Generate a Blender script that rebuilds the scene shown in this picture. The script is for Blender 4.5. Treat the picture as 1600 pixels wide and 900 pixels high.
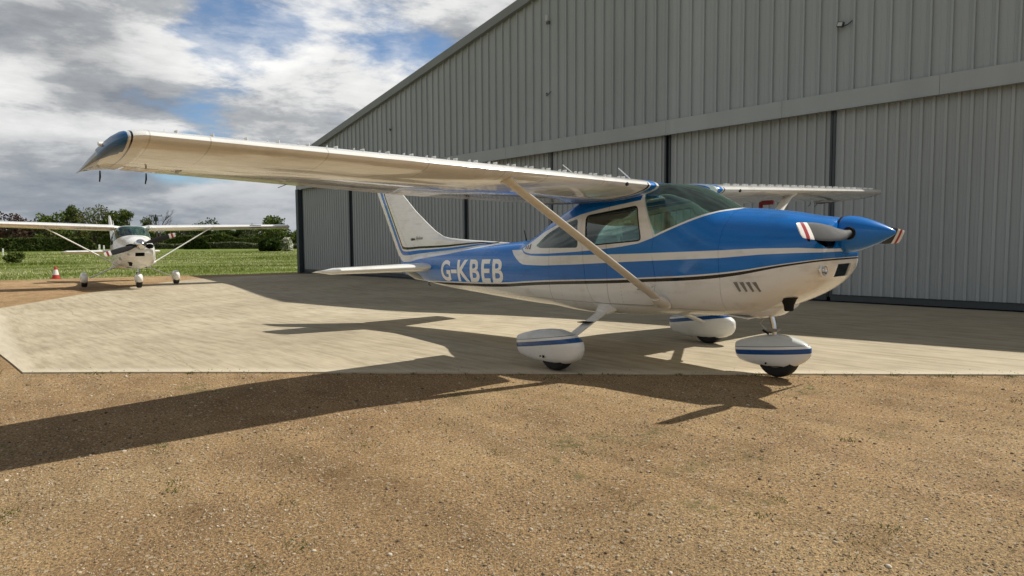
import bpy, bmesh, math, random
import numpy as np
from mathutils import Vector, Matrix
R=math.radians
for o in list(bpy.data.objects): bpy.data.objects.remove(o)
scene=bpy.context.scene
col=scene.collection
BLUES=[(165.4,12.0,.13,.105),(163,20,.17,.065),(150,17,.14,.06)]
GREYS=[(176,18,.25,.05),(172,10,.12,.05),(155,13,.20,.07),(160,4,.3,.07)]
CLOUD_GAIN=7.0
SKY_STRENGTH=.10
SUN_E=4.7
EXPO=0.15
PITOT=(.45,1.80,1.82)
# ---------------- camera
YAW,PIT,ROL=R(140.42626),R(-3.74475),R(-0.34978)
cam=bpy.data.cameras.new('camera'); camo=bpy.data.objects.new('camera',cam); col.objects.link(camo)
F=Vector((math.cos(YAW)*math.cos(PIT),math.sin(YAW)*math.cos(PIT),math.sin(PIT)))
Rt=Vector((math.sin(YAW),-math.cos(YAW),0)); Up=Rt.cross(F)
R2=Rt*math.cos(ROL)+Up*math.sin(ROL); U2=-Rt*math.sin(ROL)+Up*math.cos(ROL)
m=Matrix((R2,U2,-F)).transposed().to_4x4(); m.translation=Vector((4.86372,-6.01915,1.30011))
camo.matrix_world=m
cam.sensor_width=36; cam.lens=1009.437/1600*36; cam.clip_end=6000; cam.clip_start=.05
scene.camera=camo
CAM=m.translation.copy()
# ---------------- sky
SUNV=Vector((.30,.80,1.0)).normalized()
ELEV=math.asin(SUNV.z); SROT=math.atan2(SUNV.x,SUNV.y)
w=bpy.data.worlds.new('World'); scene.world=w; w.use_nodes=True
nt=w.node_tree; nt.nodes.clear()
class G:
    """small node-graph helper"""
    def __init__(s,nt): s.nt=nt
    def n(s,t,**k):
        nd=s.nt.nodes.new(t)
        for a,b in k.items(): setattr(nd,a,b)
        return nd
    def link(s,a,b): s.nt.links.new(a,b)
    def put(s,sock,v):
        if v is None: return
        if isinstance(v,bpy.types.NodeSocket): s.link(v,sock)
        else: sock.default_value=v
    def math(s,op,a,b=None,c=None,clamp=False):
        nd=s.n('ShaderNodeMath',operation=op); nd.use_clamp=clamp
        for i,v in enumerate((a,b,c)):
            if v is not None: s.put(nd.inputs[i],v)
        return nd.outputs[0]
    def mix(s,f,a,b,blend='MIX'):
        nd=s.n('ShaderNodeMix',data_type='RGBA',blend_type=blend)
        s.put(nd.inputs[0],f)
        for i,v in ((6,a),(7,b)):
            if isinstance(v,tuple) and len(v)==3: v=(*v,1)
            s.put(nd.inputs[i],v)
        return nd.outputs[2]
    def noise(s,vec,scale,detail=4,rough=.5,dist=0,w=None):
        nd=s.n('ShaderNodeTexNoise')
        if w is not None:
            nd.noise_dimensions='4D'; nd.inputs['W'].default_value=w
        if vec is not None: s.link(vec,nd.inputs['Vector'])
        nd.inputs['Scale'].default_value=scale; nd.inputs['Detail'].default_value=detail
        nd.inputs['Roughness'].default_value=rough; nd.inputs['Distortion'].default_value=dist
        return nd.outputs[0]
    def ramp(s,f,*st):
        nd=s.n('ShaderNodeValToRGB'); e=nd.color_ramp.elements
        while len(e)<len(st): e.new(.5)
        for el,(p,c) in zip(e,st):
            el.position=p; el.color=(*c,1) if isinstance(c,tuple) else (c,c,c,1)
        s.put(nd.inputs[0],f); return nd.outputs[0]
    def step(s,f,a,b):
        nd=s.n('ShaderNodeMapRange',interpolation_type='SMOOTHSTEP'); s.put(nd.inputs[0],f)
        nd.inputs[1].default_value=a; nd.inputs[2].default_value=b
        return nd.outputs[0]
    def map(s,vec,scale=(1,1,1),loc=(0,0,0),rot=(0,0,0)):
        nd=s.n('ShaderNodeMapping'); s.link(vec,nd.inputs[0])
        nd.inputs[1].default_value=loc; nd.inputs[2].default_value=rot; nd.inputs[3].default_value=scale
        return nd.outputs[0]
    def sep(s,vec):
        nd=s.n('ShaderNodeSeparateXYZ'); s.link(vec,nd.inputs[0]); return nd.outputs
    def comb(s,x,y,z):
        nd=s.n('ShaderNodeCombineXYZ')
        for i,v in enumerate((x,y,z)): s.put(nd.inputs[i],v)
        return nd.outputs[0]
    def coord(s,k='Object'): return s.n('ShaderNodeTexCoord').outputs[k]
g=G(nt)
sky=g.n('ShaderNodeTexSky',sky_type='NISHITA'); sky.sun_disc=False; sky.sun_elevation=ELEV; sky.sun_rotation=SROT
sky.air_density=1.0; sky.dust_density=.6; sky.ozone_density=1.5
dirv=g.coord('Generated'); sx=g.sep(dirv)
den=g.math('ADD',g.math('MAXIMUM',sx[2],0.0),.22)
pv=g.comb(g.math('DIVIDE',sx[0],den),g.math('DIVIDE',sx[1],den),g.math('MULTIPLY',sx[2],4.0))
SEED=3.7
n1=g.noise(pv,.95,9,.55,.1,w=SEED)            # cloud cover
n2=g.noise(pv,2.3,9,.62,.15,w=SEED+4)            # billows
n3=g.noise(pv,.9,4,.55,.1,w=SEED+9)            # thick and thin parts
def lobe(az,el,rad,amp):                         # a soft patch of sky in a fixed compass direction
    v=Vector((math.cos(R(az))*math.cos(R(el)),math.sin(R(az))*math.cos(R(el)),math.sin(R(el))))
    nd=g.n('ShaderNodeVectorMath',operation='DISTANCE'); g.link(wob,nd.inputs[0]); nd.inputs[1].default_value=v
    return g.math('MULTIPLY',g.math('SUBTRACT',1,g.step(nd.outputs['Value'],0,rad)),amp)
nz=g.n('ShaderNodeTexNoise'); nz.inputs['Scale'].default_value=7; nz.inputs['Detail'].default_value=5
g.link(dirv,nz.inputs['Vector'])
wv=g.n('ShaderNodeVectorMath',operation='MULTIPLY_ADD'); g.link(nz.outputs['Color'],wv.inputs[0]); wv.inputs[1].default_value=(.22,.22,.12); 
wv2=g.n('ShaderNodeVectorMath',operation='SUBTRACT'); g.link(dirv,wv2.inputs[0]); wv2.inputs[1].default_value=(.11,.11,.06)
g.link(wv2.outputs[0],wv.inputs[2]); wob=wv.outputs[0]
cov=g.math('ADD',g.math('ADD',n1,.022),g.math('MULTIPLY',g.math('SUBTRACT',n2,.5),.40))
for L_ in BLUES: cov=g.math('SUBTRACT',cov,lobe(*L_))
for L_ in GREYS: cov=g.math('ADD',cov,lobe(*L_))
cov=g.math('SUBTRACT',cov,g.math('MULTIPLY',g.step(sx[2],.45,.75),.05))  # cloud thinned towards the zenith, out of view, to lower the fill
mask=g.step(cov,.35,.465)
thick=g.step(cov,.46,.70)
shade=g.math('ADD',g.math('MULTIPLY',n2,.75),g.math('MULTIPLY',n3,.5))
lit=g.ramp(shade,(.49,(.33,.36,.41)),(.59,(.62,.64,.66)),(.65,(1.05,1.05,1.04)),(.76,(1.32,1.31,1.28)))
dark=g.ramp(shade,(.49,(.19,.215,.25)),(.59,(.36,.38,.41)),(.66,(.70,.71,.715)),(.75,(1.08,1.08,1.07)))
ccol=g.mix(thick,lit,dark)
low=g.math('SUBTRACT',1,g.step(sx[2],.02,.2))     # distant stacked bases near the horizon: bluer
ccol=g.mix(g.math('MULTIPLY',low,.6),ccol,(.30,.355,.43))
over=g.math('SUBTRACT',1,g.math('MULTIPLY',g.step(sx[2],.36,.68),.66)); ccol=g.mix(1.0,ccol,g.comb(over,over,over),'MULTIPLY')  # unseen overhead cloud darkened to cut fill light in the shade
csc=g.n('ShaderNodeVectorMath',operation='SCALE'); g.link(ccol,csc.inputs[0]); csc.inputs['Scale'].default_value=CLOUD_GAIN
ble=g.mix(1.0,sky.outputs[0],(.80,.93,1.05),'MULTIPLY')
mask=g.math('MAXIMUM',mask,g.math('MULTIPLY',g.step(n2,.35,.70),.75))
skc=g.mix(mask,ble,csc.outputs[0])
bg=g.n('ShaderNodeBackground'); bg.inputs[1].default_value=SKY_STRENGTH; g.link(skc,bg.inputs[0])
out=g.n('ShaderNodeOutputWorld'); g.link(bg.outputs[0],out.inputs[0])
# ---------------- sun
sun=bpy.data.lights.new('sun','SUN'); sun.energy=SUN_E; sun.angle=R(.6); sun.color=(1.0,.95,.86)
suno=bpy.data.objects.new('sun',sun); col.objects.link(suno); suno.rotation_euler=(-SUNV).to_track_quat('-Z','Y').to_euler(); suno.location=(0,0,30)
vs=scene.view_settings; vs.view_transform='Standard'; vs.look='None'; vs.gamma=1; vs.exposure=EXPO; vs.use_curve_mapping=False
scene.render.engine='CYCLES'

# ---------------- materials
def mat(name):
    m=bpy.data.materials.new(name); m.use_nodes=True; m.node_tree.nodes.clear(); gg=G(m.node_tree)
    b=gg.n('ShaderNodeBsdfPrincipled'); o=gg.n('ShaderNodeOutputMaterial'); gg.link(b.outputs[0],o.inputs[0])
    return m,gg,b
def bump(g,b,h,dist,strength=1):
    nd=g.n('ShaderNodeBump'); nd.inputs['Strength'].default_value=strength; nd.inputs['Distance'].default_value=dist
    g.link(h,nd.inputs['Height']); g.link(nd.outputs[0],b.inputs['Normal']); return nd
def simple(name,c,rough=.5,metal=0,coat=0,var=.12,scale=6,bmp=0):
    m,g,b=mat(name); co=g.coord()
    n=g.noise(co,scale,5,.6)
    f=g.ramp(n,(.3,1-var),(.7,1+var*.5))
    c1=g.mix(1.0,tuple(c),f,'MULTIPLY'); g.link(c1,b.inputs['Base Color'])
    r=g.math('ADD',g.math('MULTIPLY',n,.2),rough-.1,clamp=True); g.link(r,b.inputs['Roughness'])
    b.inputs['Metallic'].default_value=metal; b.inputs['Coat Weight'].default_value=coat; b.inputs['Coat Roughness'].default_value=.06
    if bmp: bump(g,b,n,bmp)
    return m
WHITE=(.80,.80,.775); BLUE=(.0005,.160,.55); NAVY=(.003,.004,.008)
def paint_finish(g,b,colr,co,rough=.28,dirt=1.0,extra=None,coat=.5,ior=1.36):
    n=g.noise(co,3,6,.65); n2=g.noise(g.map(co,(1,1,6)),2.2,5,.6)
    d=g.math('MULTIPLY',g.step(g.math('MULTIPLY',n,n2),.24,.42),.30*dirt)
    c=g.mix(d,colr,g.mix(1.0,colr,(.42,.35,.24),'MULTIPLY')); g.link(c,b.inputs['Base Color'])
    g.put(b.inputs['Roughness'],g.math('ADD',g.math('MULTIPLY',n2,.16),rough-.08))
    b.inputs['Coat Weight'].default_value=coat; b.inputs['Coat Roughness'].default_value=.05; b.inputs['IOR'].default_value=ior
    w=g.noise(co,1.6,2,.5)
    h=g.math('MULTIPLY',w,1.0)
    if extra is not None: h=g.math('ADD',h,extra)
    bump(g,b,h,.012)
def white_paint(name='white_paint',c=WHITE,dirt=1.0):
    m,g,b=mat(name); co=g.coord(); paint_finish(g,b,g.mix(0,c,c),co,dirt=dirt); return m
def fcurve(g,x,pts,x0=-6.5,x1=2.6,z0=.4,z1=2.8,handle='AUTO'):
    nd=g.n('ShaderNodeFloatCurve'); cv=nd.mapping.curves[0]
    P=[((a-x0)/(x1-x0),(b-z0)/(z1-z0)) for a,b in pts]
    if P[0][0]>0: P=[(0,P[0][1])]+P
    if P[-1][0]<1: P=P+[(1,P[-1][1])]
    P=[(min(max(a,0),1),min(max(b,0),1)) for a,b in P]
    while len(cv.points)<len(P): cv.points.new(.5,.5)
    for p,(a,b) in zip(cv.points,P): p.location=(a,b); p.handle_type=handle
    nd.mapping.update()
    t=g.math('DIVIDE',g.math('SUBTRACT',x,x0),x1-x0); g.put(nd.inputs['Value'],t)
    return g.math('ADD',g.math('MULTIPLY',nd.outputs[0],z1-z0),z0)
def gt(g,a,b): return g.math('GREATER_THAN',a,b)
def AND(g,*a):
    r=a[0]
    for q in a[1:]: r=g.math('MULTIPLY',r,q)
    return r
def tail_mask(g,x,z,c,blue,white,navy):
    """the L-shaped stripes that run down the rudder and forward along the spine"""
    te=g.math('ADD',g.math('MULTIPLY',g.math('SUBTRACT',z,1.386),-.588),-5.632)   # trailing edge at this height
    off=g.math('SUBTRACT',x,te)
    K=[([(-5.6,1.36),(-5.5,1.275),(-5.385,1.254),(-4.69,1.304),(-3.82,1.365),(-3.47,1.398),(-2.97,1.444),(-2.55,1.478),(-2.3,1.51),(-2.25,2.8)],-9,white),
       ([(-5.6,1.5),(-5.45,1.385),(-5.35,1.371),(-4.786,1.392),(-3.96,1.428),(-3.62,1.445),(-3.1,1.48),(-2.7,1.505),(-2.65,2.8)],.125,blue),
       ([(-5.5,1.50),(-5.396,1.451),(-4.783,1.453),(-3.987,1.465),(-3.63,1.478),(-3.1,1.503),(-2.8,1.512),(-2.7,2.8)],.235,white),
       ([(-5.45,1.51),(-5.383,1.484),(-4.78,1.479),(-3.986,1.482),(-3.63,1.494),(-3.1,1.509),(-2.6,1.512),(-2.5,2.8)],.272,navy),
       ([(-5.40,1.54),(-5.347,1.524),(-4.78,1.518),(-3.985,1.516),(-3.63,1.524),(-3.1,1.534),(-2.6,1.53),(-2.5,2.8)],.322,white)]
    for pts,o,cc in K:
        mk=AND(g,gt(g,z,fcurve(g,x,pts)),gt(g,off,o),gt(g,-2.3,x))
        c=g.mix(mk,c,cc)
    return c
def livery(name,plain=False):
    m,g,b=mat(name); co=g.coord(); s=g.sep(co); x,z=s[0],s[2]
    if plain:
        paint_finish(g,b,g.mix(0,WHITE,WHITE),co); return m
    L1=fcurve(g,x,[(-5.5,.80),(-4.9,.86),(-4.4,.885),(-3.8,.872),(-2.24,.879),(-1.157,.932),(.434,.989),(1.387,1.043),(2.116,1.161),(2.4,1.192)])
    wd=fcurve(g,x,[(-5.5,.43),(-4.6,.43),(-3.8,.455),(-2.2,.462),(-1.15,.457),(.43,.45),(1.39,.448),(2.1,.424),(2.4,.42)])   # 0.4 + band width
    W=g.math('SUBTRACT',wd,.4)
    c=g.mix(gt(g,z,L1),WHITE,NAVY)
    c=g.mix(gt(g,z,g.math('ADD',L1,g.math('MULTIPLY',W,.68))),c,WHITE)
    c=g.mix(gt(g,z,g.math('ADD',L1,W)),c,BLUE)
    SB=fcurve(g,x,[(-1.95,1.388),(-1.825,1.305),(-1.66,1.215),(-1.60,1.195),(-1.5,1.186),(-1.144,1.178),(-.53,1.188),(.44,1.215),(1.38,1.233),(1.79,1.257),(2.1,1.263),(2.4,1.262)],handle='VECTOR')
    ST_=fcurve(g,x,[(-1.95,1.388),(-1.69,1.388),(-1.63,1.350),(-1.55,1.322),(-1.415,1.305),(-1.15,1.296),(.44,1.297),(1.375,1.306),(1.78,1.313),(2.11,1.308),(2.4,1.285)],handle='VECTOR')
    c=g.mix(AND(g,gt(g,z,SB),gt(g,ST_,z),gt(g,x,-1.945)),c,WHITE)
    BT=fcurve(g,x,[(-1.69,1.41),(-1.66,1.385),(-1.61,1.360),(-1.53,1.342),(-1.42,1.331),(-1.02,1.326),(-.479,1.338),(-.075,1.358),(.2,1.378),(.441,1.406),(.635,1.459),(.893,1.553),(1.127,1.642),(1.261,1.688),(1.40,1.708),(1.42,1.72),(1.44,1.85)],handle='VECTOR')
    CT=fcurve(g,x,[(-1.68,1.405),(-1.633,1.425),(-1.398,1.538),(-1.2,1.608),(-.985,1.666),(-.7,1.728),(-.48,1.775),(-.2,1.81),(.033,1.836),(.444,1.868),(.5,2.8),(1.5,2.8)],handle='VECTOR')
    c=g.mix(AND(g,gt(g,z,BT),gt(g,CT,z),gt(g,x,-1.685)),c,WHITE)
    c=tail_mask(g,x,z,c,BLUE,WHITE,NAVY)
    seam=None
    for xx in (-4.55,-3.95,-2.62,-1.02,-.02):
        l=g.math('SUBTRACT',1,g.step(g.math('ABSOLUTE',g.math('SUBTRACT',x,xx)),.003,.008)); seam=l if seam is None else g.math('MAXIMUM',seam,l)
    l=AND(g,g.math('SUBTRACT',1,g.step(g.math('ABSOLUTE',g.math('SUBTRACT',z,g.math('ADD',1.17,g.math('MULTIPLY',g.math('ADD',x,2.9),-.012)))),.002,.007)),gt(g,-1.95,x),gt(g,x,-4.5)); seam=g.math('MAXIMUM',seam,l)
    l=AND(g,g.math('SUBTRACT',1,g.step(g.math('ABSOLUTE',g.math('SUBTRACT',z,g.math('ADD',.735,g.math('MULTIPLY',x,-.02)))),.002,.007)),gt(g,1.36,x),gt(g,x,-2.6)); seam=g.math('MAXIMUM',seam,l)
    rv=g.step(g.math('ABSOLUTE',g.math('SUBTRACT',g.math('FRACT',g.math('MULTIPLY',z,26.)),.5)),.22,.30)
    for xx in (-4.22,-3.60,-3.25,-2.9,-2.3,-1.95,-.80,.18):
        l=AND(g,g.math('SUBTRACT',1,g.step(g.math('ABSOLUTE',g.math('SUBTRACT',x,xx)),.003,.007)),rv); seam=g.math('MAXIMUM',seam,g.math('MULTIPLY',l,.6))
    c=g.mix(g.math('MULTIPLY',seam,.42),c,g.mix(1.0,c,(.22,.2,.17),'MULTIPLY'))
    paint_finish(g,b,c,co,rough=.26)
    return m
def fin_paint(name):
    m,g,b=mat(name); co=g.coord(); s=g.sep(co)
    c=tail_mask(g,s[0],s[2],g.mix(0,BLUE,BLUE),BLUE,WHITE,NAVY); paint_finish(g,b,c,co); return m
def control_paint(name,per=.095,ang=.0):
    m,g,b=mat(name); co=g.coord(); s=g.sep(co)
    ph=g.math('FRACT',g.math('DIVIDE',g.math('ADD',s[1],g.math('MULTIPLY',s[0],ang)),per))
    rid=g.step(g.math('ABSOLUTE',g.math('SUBTRACT',ph,.5)),.36,.5)
    paint_finish(g,b,g.mix(g.math('MULTIPLY',rid,.34),WHITE,(.26,.21,.14)),co,extra=g.math('MULTIPLY',rid,.45),coat=.6,ior=1.5); return m
def wing_paint(name):
    m,g,b=mat(name); co=g.coord(); s=g.sep(co); ay=g.math('ABSOLUTE',s[1])
    lines=None
    for yy in (1.35,2.08,2.56,3.3,4.1,4.85,5.18):
        l=g.math('SUBTRACT',1,g.step(g.math('ABSOLUTE',g.math('SUBTRACT',ay,yy)),.002,.007))
        lines=l if lines is None else g.math('MAXIMUM',lines,l)
    l=g.math('SUBTRACT',1,g.step(g.math('ABSOLUTE',g.math('SUBTRACT',s[0],.28)),.002,.006)); lines=g.math('MAXIMUM',lines,g.math('MULTIPLY',l,.6))
    paint_finish(g,b,g.mix(g.math('MULTIPLY',lines,.35),WHITE,(.2,.17,.13)),co,rough=.14,extra=g.math('MULTIPLY',g.noise(g.map(co,(3,1.3,1)),1.5,2,.4),2.2),coat=.9,ior=1.55); 
    return m
def glass(name,tint=(.72,.88,.82),rough=.02,film_sheen=0):
    m=bpy.data.materials.new(name); m.use_nodes=True; m.node_tree.nodes.clear(); g=G(m.node_tree)
    tr=g.n('ShaderNodeBsdfTransparent'); tr.inputs[0].default_value=(*tint,1)
    gl=g.n('ShaderNodeBsdfGlossy'); gl.inputs['Roughness'].default_value=rough; gl.inputs[0].default_value=(.9,1,.97,1)
    fr=g.n('ShaderNodeFresnel'); fr.inputs[0].default_value=1.42
    k=g.math('ADD',g.math('MULTIPLY',fr.outputs[0],1.0),.05,clamp=True)
    mx=g.n('ShaderNodeMixShader'); g.link(k,mx.inputs[0]); g.link(tr.outputs[0],mx.inputs[1]); g.link(gl.outputs[0],mx.inputs[2])
    if film_sheen:  # dust film, streaked pale teal to stand in for sky reflections
        df=g.n('ShaderNodeBsdfDiffuse'); df.inputs[0].default_value=(.42,.62,.56,1); m2=g.n('ShaderNodeMixShader'); nn=g.noise(g.map(g.coord(),(1,5,1)),4,4,.6)
        g.put(m2.inputs[0],g.math('MULTIPLY',g.step(nn,.25,.75),film_sheen)); g.link(mx.outputs[0],m2.inputs[1]); g.link(df.outputs[0],m2.inputs[2]); mx=m2
    o=g.n('ShaderNodeOutputMaterial'); g.link(mx.outputs[0],o.inputs[0]); return m
M={}
M['livery']=livery('blue_white_livery'); M['fin']=fin_paint('fin_livery'); M['wing']=wing_paint('wing_paint'); M['control']=control_paint('ribbed_control_paint')
M['stabctl']=control_paint('ribbed_tail_paint',.11)
M['white']=white_paint(); M['strutw']=white_paint('strut_paint',(.72,.69,.62)); M['interior']=simple('cabin_trim',(.075,.08,.075),.8)
M['glass']=glass('tinted_perspex',film_sheen=.008); M['screen']=glass('windshield_perspex',film_sheen=.05); M['seat']=simple('seat_fabric',(.035,.04,.04),.9); M['dash']=simple('instrument_panel',(.02,.022,.022),.7)
M['pale']=simple('pale_trim',(.45,.47,.42),.7)
M['black']=simple('black_rubber',(.012,.012,.012),.75,bmp=.002,scale=40); M['prop']=simple('prop_black',(.010,.011,.013),.68,var=.3,scale=12)
M['tipwhite']=simple('blade_tip_white',(.75,.73,.70),.4); M['tipred']=simple('blade_tip_red',(.32,.02,.03),.4)
M['chrome']=simple('polished_metal',(.75,.75,.75),.18,metal=1); M['steel']=simple('steel',(.35,.35,.34),.35,metal=1)
M['dark']=simple('dark_void',(.004,.004,.004),.9); M['blue']=white_paint('blue_paint',BLUE,.3); M['navy']=simple('navy_paint',NAVY,.35)
M['lens']=glass('blue_lens',(.04,.14,.30),.05); M['letter']=white_paint('letter_white',(.86,.86,.85),.8)
M['greyp']=white_paint('grey_fairing',(.22,.25,.28)); M['greyw']=white_paint('grey_wheel_top',(.50,.52,.53),1.3)
M['redcover']=simple('red_vinyl',(.16,.012,.012),.6)
def root_cuff(name):
    m,g,b=mat(name); co=g.coord(); s=g.sep(co); ay=g.math('ABSOLUTE',s[1])
    c=g.mix(gt(g,ay,.655),BLUE,WHITE); c=g.mix(gt(g,ay,.675),c,NAVY); paint_finish(g,b,c,co); return m
M['cuff']=root_cuff('root_cuff_paint')
def pant_paint(name,zs,plain=False,sl=.13):
    m,g,b=mat(name); co=g.coord(); s=g.sep(co); z=s[2]; x=s[0]
    zz=g.math('SUBTRACT',z,g.math('MULTIPLY',x,sl))
    c=g.mix(0,WHITE,WHITE)
    if not plain:
        c=g.mix(AND(g,gt(g,zz,zs),gt(g,zs+.048,zz)),c,(.006,.07,.25))
        c=g.mix(AND(g,gt(g,zz,zs+.074),gt(g,zs+.080,zz)),c,(.12,.13,.14))
        c=g.mix(gt(g,zz,zs+.080),c,(.58,.62,.63))
    paint_finish(g,b,c,co); return m
M['pant']=pant_paint('main_fairing_paint',.388); M['npant']=pant_paint('nose_fairing_paint',.115,False,.095); M['pantw']=pant_paint('plain_fairing_paint',.3,True)
# ---------------- mesh helpers
def tagp(o,label=None,cat=None,group=None,kind=None):
    if label: o['label']=label
    if cat: o['category']=cat
    if group: o['group']=group
    if kind: o['kind']=kind
    return o
def link(name,me,parent=None,ms=(),smooth=None):
    o=bpy.data.objects.new(name,me); col.objects.link(o)
    for q in ms: me.materials.append(q)
    if parent is not None: o.parent=parent
    if smooth is not None:
        me.shade_smooth()
        if smooth<180: me.set_sharp_from_angle(angle=R(smooth))
    return o
def mesh(name,V,Fc):
    me=bpy.data.meshes.new(name); me.from_pydata([tuple(v) for v in V],[],[tuple(f) for f in Fc]); me.update(); return me
def fixn(me):
    b=bmesh.new(); b.from_mesh(me); bmesh.ops.recalc_face_normals(b,faces=b.faces); b.to_mesh(me); b.free(); return me
def quads_mesh(name,V,Fc):
    """fast mesh from numpy verts (n,3) and faces (m,k)"""
    V=np.asarray(V,np.float32); Fc=np.asarray(Fc,np.int32); me=bpy.data.meshes.new(name); k=Fc.shape[1]
    me.vertices.add(len(V)); me.vertices.foreach_set('co',V.ravel()); me.loops.add(Fc.size); me.loops.foreach_set('vertex_index',Fc.ravel())
    me.polygons.add(len(Fc)); me.polygons.foreach_set('loop_start',np.arange(0,Fc.size,k,dtype=np.int32)); me.update(calc_edges=True); return me
def loft(name,rings,caps=True,closed=True):
    n=len(rings[0]); V=[p for r in rings for p in r]; Fc=[]
    for i in range(len(rings)-1):
        for j in range(n if closed else n-1):
            a=i*n+j; b_=i*n+(j+1)%n; Fc.append((a,b_,b_+n,a+n))
    if caps: Fc.append(tuple(range(n-1,-1,-1))); Fc.append(tuple(range((len(rings)-1)*n,len(rings)*n)))
    return fixn(mesh(name,V,Fc))
def box_bm(bm,c,s,rot=None):
    r=bmesh.ops.create_cube(bm,size=1); M_=Matrix.Translation(c)@(rot.to_4x4() if rot else Matrix())@Matrix.Diagonal((*s,1))
    bmesh.ops.transform(bm,matrix=M_,verts=r['verts']); return r['verts']
def box(name,c,s,ms,parent=None,rot=None,bev=0):
    bm=bmesh.new(); box_bm(bm,Vector(c),s,rot)
    if bev: bmesh.ops.bevel(bm,geom=bm.edges[:],offset=bev,segments=2,affect='EDGES')
    me=bpy.data.meshes.new(name); bm.to_mesh(me); bm.free(); return link(name,me,parent,[ms],35)
def tube_rings(pts,rad,n=12,flat=None):
    pts=[Vector(p) for p in pts]; rings=[]; N=len(pts)
    if not hasattr(rad,'__len__'): rad=[rad]*N
    ref=None
    for i,p in enumerate(pts):
        t=(pts[min(i+1,N-1)]-pts[max(i-1,0)]).normalized()
        a=ref if ref is not None else (Vector((1,0,0)) if abs(t.x)<.9 else Vector((0,0,1)))
        u=(a-t*a.dot(t)).normalized(); v=t.cross(u); ref=u
        ru,rv=(rad[i],rad[i]) if not flat else (rad[i],rad[i]*flat)
        rings.append([p+u*ru*math.cos(2*math.pi*k/n)+v*rv*math.sin(2*math.pi*k/n) for k in range(n)])
    return rings
def tube(name,pts,rad,ms,parent=None,n=12,flat=None):
    return link(name,loft(name,tube_rings(pts,rad,n,flat)),parent,[ms],50)
def prism(poly,y0,y1,name='cutter'):
    bm=bmesh.new(); a=[bm.verts.new((x,y0,z)) for x,z in poly]; f=bm.faces.new(a)
    r=bmesh.ops.extrude_face_region(bm,geom=[f]); bmesh.ops.translate(bm,vec=(0,y1-y0,0),verts=[v for v in r['geom'] if isinstance(v,bmesh.types.BMVert)])
    bmesh.ops.recalc_face_normals(bm,faces=bm.faces); me=bpy.data.meshes.new(name); bm.to_mesh(me); bm.free(); return me
def smooth_poly(pts,rad=.04,n=5):
    """round the corners of a 2D polygon"""
    out=[]; N=len(pts)
    for i in range(N):
        p=Vector(pts[i]); a=Vector(pts[i-1])-p; b_=Vector(pts[(i+1)%N])-p; ra=min(rad,a.length*.45); rb=min(rad,b_.length*.45)
        s=p+a.normalized()*ra; e=p+b_.normalized()*rb
        for k in range(n+1):
            t=k/n; q=(1-t)**2*s+2*t*(1-t)*p+t*t*e; out.append((q.x,q.y))
    return out
def offset_poly(pts,d):
    """grow (d>0) a polygon"""
    N=len(pts); A=sum(pts[i][0]*pts[(i+1)%N][1]-pts[(i+1)%N][0]*pts[i][1] for i in range(N)); sg=1 if A>0 else -1; out=[]
    for i in range(N):
        p=Vector(pts[i]); a=(p-Vector(pts[i-1])).normalized(); b_=(Vector(pts[(i+1)%N])-p).normalized()
        na=Vector((a.y,-a.x))*sg; nb=Vector((b_.y,-b_.x))*sg; nn=(na+nb); nn=nn.normalized() if nn.length>1e-6 else na
        q=p+nn*d/max(.5,nn.dot(na)); out.append((q.x,q.y))
    return out
def boolean(me,cutters,op='DIFFERENCE'):
    """evaluate boolean(s) on a mesh and return the new mesh"""
    o=bpy.data.objects.new('tmp',me); col.objects.link(o); tmp=[o]
    for c in cutters:
        co=bpy.data.objects.new('tmpc',c); col.objects.link(co); tmp.append(co)
        md=o.modifiers.new('b','BOOLEAN'); md.operation=op; md.solver='EXACT'; md.object=co
    dg=bpy.context.evaluated_depsgraph_get(); dg.update()
    r=bpy.data.meshes.new_from_object(o.evaluated_get(dg))
    for t in tmp: bpy.data.objects.remove(t)
    return r
# x, top, bottom, halfwidth, z of max width, top exponent, bottom exponent
ST=[(-5.42,1.30,1.13,.030,1.21,2.0,2.0),(-5.2,1.345,1.02,.055,1.18,2.0,2.0),(-4.9,1.385,.945,.095,1.15,2.0,2.1),(-4.5,1.41,.885,.150,1.14,2.1,2.2),(-3.85,1.44,.815,.215,1.13,2.2,2.3),
(-3.06,1.47,.750,.300,1.11,2.2,2.4),(-2.22,1.50,.690,.395,1.09,2.3,2.6),(-1.80,1.525,.665,.440,1.08,2.3,2.8),(-1.5,1.64,.650,.470,1.07,2.3,2.9),(-1.2,1.79,.637,.500,1.06,2.5,3.0),(-.8,1.93,.60,.530,1.05,2.9,3.2),(-.4,2.02,.585,.550,1.05,3.4,3.3),
(0.1,2.045,.59,.560,1.05,3.6,3.3),(.45,2.060,.61,.560,1.05,4.0,3.3),(.62,2.044,.615,.558,1.05,4.0,3.3),(.86,1.970,.625,.553,1.05,3.2,3.2),(1.1,1.850,.63,.545,1.06,2.5,3.1),(1.35,1.725,.64,.535,1.07,2.3,3.0),(1.5,1.708,.645,.525,1.08,2.3,2.9),
(1.7,1.68,.71,.505,1.10,2.3,2.7),(1.9,1.645,.78,.475,1.13,2.4,2.6),(2.1,1.60,.87,.430,1.17,2.5,2.6),(2.22,1.578,.95,.40,1.20,2.6,2.6),(2.295,1.560,1.03,.36,1.24,2.7,2.6),(2.325,1.545,1.09,.31,1.26,2.6,2.5),(2.34,1.50,1.14,.24,1.27,2.4,2.4)]
def _mono(xs,ys):
    n=len(xs);d=[(ys[i+1]-ys[i])/(xs[i+1]-xs[i]) for i in range(n-1)];m=[d[0]]+[0]*(n-2)+[d[-1]]
    for i in range(1,n-1): m[i]=0 if d[i-1]*d[i]<=0 else 2*d[i-1]*d[i]/(d[i-1]+d[i])
    return m
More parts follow.
